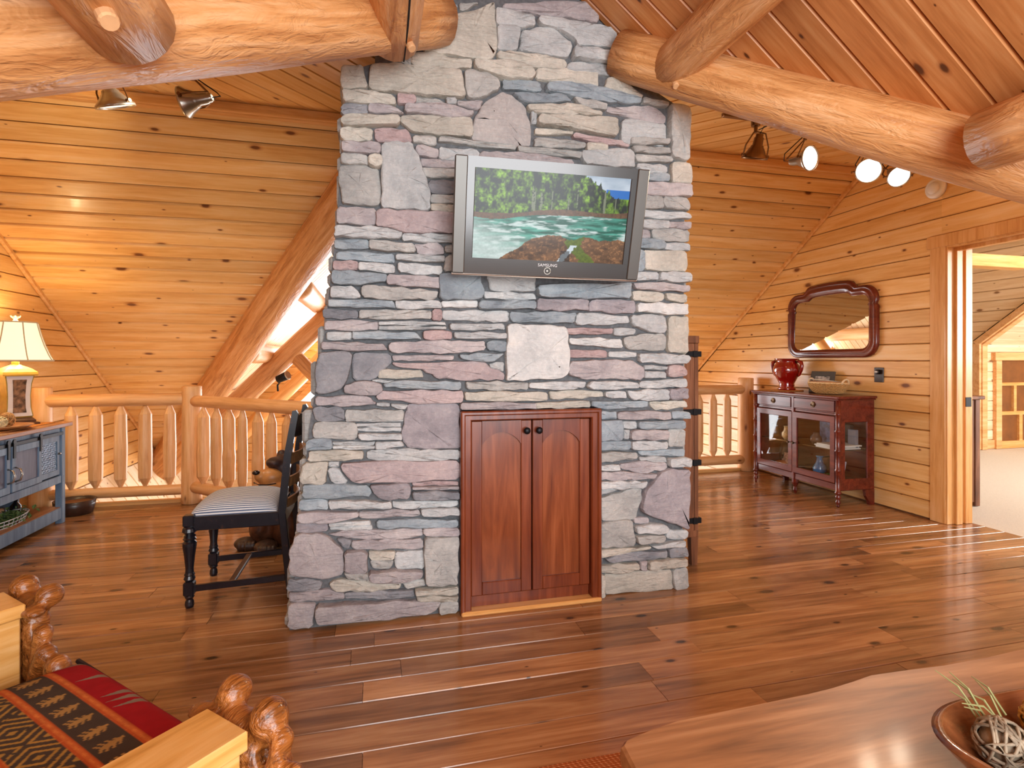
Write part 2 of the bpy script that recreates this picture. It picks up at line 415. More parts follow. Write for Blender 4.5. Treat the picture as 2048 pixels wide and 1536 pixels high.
# ---- far slope with horizontal boards, left and right of the opening
c1 = structure('ceiling', slab([(XL - .2, YB - .05, z_far(YB - .05)), (.06, YB - .05, z_far(YB - .05)), (XL - .2, 8.15, z_far(8.15))], (0, -SL, -1), .08), M['joint'])
plank_field(c1, (0, YB, ZC), (1, 0, 0), (0, 1, -SL), [(XL, 0), (.064, 0), (XL, 4.97)], .1415, M['pine'], flip=True, ch=.016, gap=.0042)
c2 = structure('ceiling', slab([(1.386, YB - .05, z_far(YB - .05)), (XR + .2, YB - .05, z_far(YB - .05)), (XR + .2, 8.02, z_far(8.02))], (0, -SL, -1), .08), M['joint'])
plank_field(c2, (0, YB, ZC), (1, 0, 0), (0, 1, -SL), [(1.386, 0), (XR, 0), (XR, 4.83)], .1415, M['pine'], flip=True, ch=.016, gap=.0042)
# ---- flat ceilings beside the dormer, boards on the diagonal
r2 = math.sqrt(.5)
def flat_ceiling(pts, A, B):
    c = structure('ceiling', slab([(x, y, ZC) for x, y in pts], (0, 0, -1), .06), M['joint'])
    plank_field(c, (0, 0, ZC), A, B, [(x * A[0] + y * A[1], x * B[0] + y * B[1]) for x, y in pts], .135, M['pine'])
flat_ceiling([(1.20, 2.58), (XR, -.28), (XR, YB), (1.20, YB)], (-r2, r2, 0), (r2, r2, 0))
flat_ceiling([(.25, 2.58), (XL, -.36), (XL, YB), (.25, YB)], (r2, r2, 0), (r2, -r2, 0))
# ---- dormer roof over the camera, boards down the slope
RX, RZ, DP = .725, 3.24, .8
dl = math.sqrt(1 + DP * DP)
def zd(x): return RZ - DP * abs(x - RX)
c5 = structure('ceiling', slab([(RX, -1.8, RZ), (RX, 2.6, RZ), (1.24, 2.6, zd(1.24)), (3.64, .2, zd(3.64)), (3.64, -1.8, zd(3.64))], (-DP, 0, -1), .06), M['joint'])
plank_field(c5, (RX, 0, RZ), (1, 0, -DP), (0, 1, 0), [(0, -1.5), (0, 2.6), (.66, 2.6), (3.73, .2), (3.73, -1.5)], .1350, M['pine_dormer'], start=-1.5, flip=True, ch=.012)
c6 = structure('ceiling', slab([(RX, -1.8, RZ), (RX, 2.6, RZ), (.24, 2.6, zd(.24)), (-2.19, .17, zd(-2.19)), (-2.19, -1.8, zd(-2.19))], (DP, 0, -1), .06), M['joint'])
plank_field(c6, (RX, 0, RZ), (-1, 0, -DP), (0, 1, 0), [(0, -1.5), (0, 2.6), (.62, 2.6), (3.73, .17), (3.73, -1.5)], .1350, M['pine_dormer'], start=-1.5, ch=.012)
# unseen upright boards above the valley logs, added to keep sky light out
for nm, pts, n in (('wall_leak_block_right', [(1.3, 2.52, zd(1.3)), (3.6, .22, zd(3.6)), (3.6, .22, ZC), (1.3, 2.52, ZC)], (1, 1, 0)),
                   ('wall_leak_block_left', [(.15, 2.5, zd(.15)), (-2.17, .18, zd(-2.17)), (-2.17, .18, ZC), (.15, 2.5, ZC)], (-1, 1, 0))):
    structure(nm, slab(pts, n, .03), M['pine'])

# ---- side walls
wl = structure('wall_left', prism([(-.4, -1.75), (9.4, -1.75), (9.4, .05), (7.95, .05), (YB, 2.92), (-.4, 2.92)], 'x', XL - .16, XL - .02), M['joint'])
plank_field(wl, (XL, 0, 0), (0, 1, 0), (0, 0, 1), [(.6, .005), (7.86, .005), (YB, ZC), (.6, ZC)], .1325, M['pine'], start=.005)
plank_field(wl, (XL, 0, 0), (0, 1, -.75), (0, .75, 1), [(5.25 * .8 + .1 * -.6 + k[0], k[1]) for k in ()] or
            [(Y * .8 - Z * .6, Y * .6 + Z * .8) for Y, Z in ((5.23, -1.7), (9.3, -1.7), (9.3, 0), (5.23, 0))], .1325, M['pine_pale'])
wr = structure('wall_right', join(prism([(3.14, -1.75), (9.4, -1.75), (9.4, .05), (7.85, .05), (YB, 2.92), (3.14, 2.92)], 'x', XR + .02, XR + .2),
                                  box(XR + .02, 2.2, 2.05, XR + .2, 3.14, 2.92, 0), box(XR + .02, -.5, -1, XR + .2, 2.2, 2.92, 0)), M['joint'])
z0 = .005 - 13 * .1325
plank_field(wr, (XR, 0, 0), (0, 1, 0), (0, 0, 1), [(3.15, 0.005), (7.74, .005), (YB, ZC), (3.15, ZC)], .1325, M['pine'], start=.005, flip=True)
plank_field(wr, (XR, 0, 0), (0, 1, 0), (0, 0, 1), [(5.23, z0), (9.3, z0), (9.3, .004), (5.23, .004)], .1325, M['pine_pale'], start=z0, flip=True)
plank_field(wr, (XR, 0, 0), (0, 1, 0), (0, 0, 1), [(2.2, 2.05), (3.15, 2.05), (3.15, ZC), (2.2, ZC)], .1325, M['pine'], start=.005 + 15 * .1325, flip=True)
plank_field(wr, (XR, 0, 0), (0, 1, 0), (0, 0, 1), [(.3, .005), (2.2, .005), (2.2, ZC), (.3, ZC)], .1325, M['pine'], start=.005, flip=True)
# trims along the slope and at the ridge
structure('trim_3', bar((XL + .012, YB + .02, ZC - .03), (XL + .012, 7.86, z_far(7.86) - .012), .03, .045, .01), M['trim'])
structure('trim_4', bar((XR - .012, YB + .02, ZC - .03), (XR - .012, 7.74, z_far(7.74) - .012), .03, .045, .01), M['trim'])
structure('trim_5', join(box(XL, YB - .02, ZC - .058, .0, YB + .02, ZC - .001, .006), bar((XL, YB + .045, ZC - .05), (0, YB + .045, ZC - .05), .05, .022, .004)), M['trim'])
structure('trim_6', join(box(1.5, YB - .02, ZC - .058, XR, YB + .02, ZC - .001, .006), bar((1.5, YB + .045, ZC - .05), (XR, YB + .045, ZC - .05), .05, .022, .004)), M['trim'])
structure('trim_7', bar((-.02, 3.925, z_far(3.925) - .01), (-2.64, 7.81, z_far(7.81) - .01), .05, .03, .006), M['trim'])

# ---- great room beyond the railing: its roof, gable wall, window and lower floor
gs = 1.033
def zg(x): return 2.771 + gs * x
c7 = structure('ceiling', slab([(RX, 3.9, 3.52), (0, 3.9, zg(0)), (XL - .15, 8.1, zg(XL - .15)), (XL - .15, 9.5, zg(XL - .15)), (RX, 9.5, 3.52)], (gs, 0, -1), .08), M['joint'])
plank_field(c7, (RX, 0, 3.52), (-1, 0, -gs), (0, 1, 0), [(0, 3.95), (1.09, 3.95), (4.91, 7.88), (4.91, 9.3), (0, 9.3)], .135, M['pine_pale'])
structure('ceiling', slab([(RX, 3.9, 3.52), (1.45, 3.9, 2.771), (4.2, 8.0, -.08), (4.2, 9.5, -.08), (RX, 9.5, 3.52)], (-gs, 0, -1), .08), M['joint'])
wf = structure('wall_far', join(prism([(XL, -1.75), (4.06, -1.75), (4.06, .3), (-1.25, .3), (-1.25, .5), (RX, 2.45), (RX, 3.5), (XL, 0)], 'y', 9.32, 9.45)), M['pine'])
plank_field(wf, (0, 9.3, 0), (1, 0, 0), (0, 0, 1), [(XL, -.36), (RX, -.36), (RX, .33), (-1.25, .33), (-1.25, .5), (RX, 2.45), (RX, 3.5), (XL, 0)], .1325, M['pine'])
plank_field(wf, (0, 9.3, 0), (1, 0, 0), (0, 0, 1), [(XL, -1.7), (4.06, -1.7), (4.06, -.5), (XL, -.5)], .1325, M['pine_pale'])
w1 = structure('window_1', join(bar((-1.3, 9.27, .46), (RX, 9.27, 2.5), .05, .09), box(-1.3, 9.24, .27, 4.0, 9.3, .36), box(-1.3, 9.24, .3, -1.2, 9.3, .55),
                                box(-.35, 9.26, .3, -.29, 9.3, 1.4), box(.70, 9.26, .3, .76, 9.3, 2.45)), M['trim'])
link('pane', prism([(-1.2, .34), (RX, .34), (RX, 2.42), (-1.2, .52)], 'y', 9.31, 9.315), M['glass'], w1)
structure('floor_lower', box(XL - .1, 3.0, -1.8, XR + .2, 9.5, -1.7, 0), M['pine_pale'])
structure('trim_8', box(XL, 9.14, -.5, 4.06, 9.3, -.36, .01), M['trim'])

# ---- doorway in the right wall and the bedroom behind it
d1 = structure('door_1', join(box(XR - .012, 3.116, 0, XR + .01, 3.232, 2.04, .004), box(XR - .02, 2.1, 2.035, XR + .01, 3.25, 2.125, .004),
                              box(XR - .005, 3.105, 0, XR + .215, 3.125, 2.04, .003), box(XR + .06, 3.085, 0, XR + .115, 3.108, 2.03, .003), box(XR + .15, 3.09, 0, XR + .215, 3.108, 2.03, .003),
                              box(XR - .005, 2.2, 2.025, XR + .215, 3.125, 2.045, .003), box(XR + .06, 2.2, 2.0, XR + .115, 3.11, 2.03, .003),
                              box(XR - .012, 2.1, 0, XR + .01, 2.215, 2.04, .004), box(XR - .005, 2.2, 0, XR + .215, 2.22, 2.04, .003)), M['trim_up'])
link('strike_plate', box(XR + .145, 3.086, .86, XR + .2, 3.0905, .93, .002), M['iron'], d1)
structure('floor_bedroom', box(4.275, -1, -.2, 11.5, 8.5, -.004, 0), M['carpet'])
structure('ceiling_bedroom', box(4.25, -1, 2.75, 11.5, 8.5, 2.85, 0), M['pine_pale'])
wb = structure('wall_bedroom', join(prism([(5.65, 0), (8.2, 0), (8.2, 2.8), (3.87, 2.8), (5.65, 1.41)], 'x', 7.92, 8.02), box(4.26, 7.6, 0, 8, 7.75, 2.8, 0)), M['pine_pale'])
plank_field(wb, (7.9, 0, 0), (0, 1, 0), (0, 0, 1), [(5.65, 0), (7.6, 0), (7.6, 2.75), (3.93, 2.75), (5.65, 1.41)], .1325, M['pine_pale'], flip=True)
ws = structure('wall_alcove', box(7.92, 5.67, 0, 11, 5.8, 1.5, 0), M['pine_pale'])
plank_field(ws, (0, 5.65, 0), (1, 0, 0), (0, 0, 1), [(7.92, .12), (11, .12), (11, 1.45), (7.92, 1.45)], .1325, M['pine_pale'])
ca = structure('ceiling_alcove', slab([(7.9, 5.67, 1.4), (11, 5.67, 1.4), (11, 3.6, 2.97), (7.9, 3.6, 2.97)], (0, -.76, -1), .06), M['pine_pale'])
plank_field(ca, (0, 5.67, 1.4), (1, 0, 0), (0, -.76 / .76, .76), [(7.92, 0), (11, 0), (11, 2.3), (7.92, 2.3)], .14, M['pine_pale'])
structure('wall_alcove_end', box(10.9, 2.5, 0, 11, 5.7, 2.9, 0), M['pine_pale'])
structure('trim_9', join(box(7.865, 5.60, 0, 7.9, 5.69, 1.43, .005), bar((7.88, 5.66, 1.425), (7.88, 3.95, 2.725), .035, .08, .005), box(7.9, 5.585, 0, 7.99, 5.65, 1.40, .004), bar((7.95, 5.62, 1.40), (7.95, 3.95, 2.67), .1, .03, .005)), M['log_pale'])
structure('baseboard_alcove', box(7.99, 5.625, 0, 8.2, 5.652, .12, .005), M['log_pale'])
structure('trim_10', bar((5.0, 4.5, 2.27), (6.93, 4.5, 2.27), .16, .13, .006), M['trim'])
bk = thing('built_in_bookcase', 'built-in honey pine bookcase with open cubbies across the pale carpet', 'bookcase', (8.7, 5.62, 0))
link('casing', join(box(8.17, 5.6, 0, 8.27, 5.652, 1.29, .004), box(8.14, 5.59, 1.2, 9.4, 5.652, 1.31, .004), box(9.2, 5.6, 0, 9.3, 5.652, 1.29, .004)), M['log_pale'], bk)
link('face_frame', join(box(8.27, 5.61, .0, 9.2, 5.65, .1, .003), box(8.27, 5.61, .455, 9.2, 5.65, .505, .003), box(8.27, 5.61, .855, 9.2, 5.65, .9, .003), box(8.50, 5.61, .5, 8.55, 5.65, .86, .003), box(8.60, 5.61, .1, 8.66, 5.65, .46, .003), box(8.85, 5.61, .1, 8.9, 5.65, .86, .003)), M['trim'], bk)
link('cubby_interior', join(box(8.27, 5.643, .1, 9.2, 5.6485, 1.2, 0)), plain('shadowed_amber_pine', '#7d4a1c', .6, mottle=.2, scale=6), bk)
dr = thing('dresser', 'dark brown wooden dresser standing just inside the bedroom doorway', 'dresser', (4.57, 4.0, 0))
link('body', join(box(4.32, 3.45, .03, 4.80, 4.6, .88, .006)), M['oak_dark'], dr)
link('top', box(4.29, 3.42, .88, 4.87, 4.64, .91, .006), M['oak_dark'], dr)
for yy in (3.49, 4.05):
    for zz in (.12, .38, .63):
        q = link('drawer', box(4.80, yy, zz, 4.815, yy + .5, zz + .23, .004), M['oak_dark'], dr)
        link('knob', lathe([(.008, 0), (.008, .01), (.014, .015), (.012, .028)], (4.815, yy + .25, zz + .115), (1, 0, 0), 10), M['iron'], q)
link('corner_post', join(box(4.79, 3.44, 0, 4.84, 3.47, .88, .004), box(4.79, 4.58, 0, 4.84, 4.61, .88, .004)), M['oak_dark'], dr)

# ================================================================== LOGS
def log_thing(name, label, p, q, r0, r1, mat='log', group=None, cat='log beam', **kw):
    o = log(name, p, q, r0, r1, M[mat], **kw); tag(o, label, cat, group); return o
G = 'peeled logs under the dormer roof'
log_thing('valley_log', 'thick peeled valley log running down from the chimney to the upper left', (.27, 2.545, 2.79), (-2.15, .125, .86), .128, .135, seed=1, wob=.07, rings=24, group=G)
log_thing('valley_log', 'thick peeled valley log running down from the chimney to the upper right', (1.21, 2.57, 2.755), (3.5, .28, .955), .117, .112, seed=2, wob=.07, rings=24, group=G)
L1 = log_thing('purlin_log', 'short cracked log purlin with a pale peg at the chimney left shoulder', (.075, 2.36, 2.56), (.075, -1.4, 2.56), .105, .112, seed=3, group=G, rings=20)
L2 = log_thing('purlin_log', 'large shaded log purlin with a pale peg, farthest to the upper left', (-.575, 1.50, 2.01), (-.575, -1.4, 2.01), .102, .106, seed=4, group=G, rings=20)
L3 = log_thing('purlin_log', 'orange log purlin with a pale peg at the chimney right shoulder', (1.385, 2.42, 2.605), (1.385, -1.4, 2.605), .105, .11, seed=5, group=G, rings=20)
L4 = log_thing('purlin_log', 'log purlin end resting on the right valley log above the smoke detector', (2.06, 1.45, 1.965), (2.06, -1.4, 1.965), .104, .108, seed=6, group=G, rings=20)
peg(L1, (.135, 2.24, 2.475), (.35, -.35, -.85), .017)
peg(L2, (-.54, 1.30, 1.915), (.45, -.4, -.8), .02)
peg(L3, (1.37, 2.31, 2.507), (-.1, -.4, -.9), .016)
link('seasoning_crack', tube([(.118, 2.36, 2.468), (.121, 2.1, 2.466), (.116, 1.8, 2.464), (.12, 1.4, 2.463)], .0045, 5), M['black'], None)
ck = bpy.data.objects['seasoning_crack']; ck.parent = L1; ck.matrix_parent_inverse = LM[L1.name].inverted()
# great room timbers
G2 = 'timbers of the great room roof'
log_thing('rafter_log', 'long smooth orange rafter log edging the left roof slope', (-.02, 4.02, 2.62), (-2.66, 7.93, -.115), .15, .16, seed=7, wob=.03, rings=20, group=G2)
log_thing('truss_rafter', 'straight brown truss rafter log crossing the bright great room ceiling', (.55, 7.0, 2.86), (-2.35, 7.0, -.09), .115, .125, seed=8, wob=.03, group=G2)
log_thing('truss_rafter', 'farther thin truss rafter log before the great room gable wall', (.55, 8.9, 2.62), (-2.3, 8.9, -.28), .10, .11, 'trim', seed=9, wob=.03, group=G2)
log_thing('roof_purlin', 'pale purlin stub standing out highest from the bright great room ceiling', (-.68, 5.28, 1.89), (-.68, 9.2, 1.89), .11, .11, 'log_pale', seed=10, group=G2)
log_thing('roof_purlin', 'pale purlin stub low on the bright great room ceiling beside the rafter log', (-1.27, 6.02, 1.28), (-1.27, 9.2, 1.28), .11, .11, 'log_pale', seed=11, group=G2)
log_thing('roof_purlin', 'lowest pale purlin log just above the left railing', (-1.85, 6.85, .68), (-1.85, 9.2, .68), .12, .12, 'log_pale', seed=12, group=G2)
log_thing('truss_strut', 'short log strut slanting down from the great room truss rafter', (-.96, 7.0, 1.29), (-.40, 7.0, .68), .085, .085, 'log', seed=13, group=G2)

# ================================================================== RAILINGS
def baluster(parent, x, y, z0, z1, r, seed):
    w = rnd.uniform(-.004, .004)
    return link('baluster', lathe([(.012, z0 - .02), (.018, z0), (r * .96, z0 + .06), (r * 1.03, z0 + .25), (r + w, (z0 + z1) / 2), (r * .97, z1 - .2), (r * .93, z1 - .065), (.018, z1), (.012, z1 + .02)], (x, y, 0), (0, 0, 1), 10), M['log_up'], parent)
rl = thing('log_railing', 'peeled log railing with pencil-point balusters turning at a post, left of the chimney', 'railing', (-1.5, 5.16, 0), 'loft railings')
for px_, py_ in ((-2.60, 5.18), (-1.5, 5.14)):
    q = log('post', (px_, py_, 0), (px_, py_, .985), .083 if px_ < -2 else .078, .075, M['log_pale'], rl, seed=px_, wob=.02, round_end=.9)
log('top_rail', (-2.6, 5.18, .875), (-1.52, 5.15, .875), .054, .052, M['log_pale'], rl, wob=.03, seed=21)
log('bottom_rail', (-2.6, 5.18, .115), (-1.52, 5.15, .115), .042, .044, M['log_pale'], rl, wob=.03, seed=22)
log('top_rail', (-1.49, 5.13, .86), (-.28, 3.92, .86), .048, .052, M['log_pale'], rl, wob=.02, seed=23)
log('bottom_rail', (-1.49, 5.13, .14), (-.28, 3.92, .14), .05, .05, M['log_pale'], rl, wob=.02, seed=24)
for i, x in enumerate((-2.385, -2.213, -2.035, -1.856, -1.674)): baluster(rl, x, 5.165, .165, .82, .047 + .004 * (i % 2), i)
for i, (x, y_, r) in enumerate(((-1.37, 4.99, .052), (-1.246, 4.886, .042), (-1.125, 4.765, .048), (-.999, 4.639, .036), (-.862, 4.502, .044), (-.747, 4.387, .04), (-.617, 4.257, .042), (-.50, 4.14, .042))): baluster(rl, x, y_, .19, .80, r, i + 9)
rr = thing('log_railing', 'short peeled log railing between the oak cabinet and the glazed display cabinet', 'railing', (3.92, 5.2, 0), 'loft railings')
log('post', (3.935, 5.19, 0), (3.935, 5.19, 1.01), .083, .08, M['log_pale'], rr, seed=31, wob=.02, round_end=.9)
log('top_rail', (3.92, 5.18, .885), (2.95, 5.18, .885), .05, .05, M['log_pale'], rr, wob=.02, seed=32)
log('bottom_rail', (3.92, 5.18, .125), (2.95, 5.18, .125), .05, .05, M['log_pale'], rr, wob=.02, seed=33)
for i, x in enumerate((3.695, 3.522, 3.35, 3.17)): baluster(rr, x, 5.18, .175, .835, .046, i + 30)

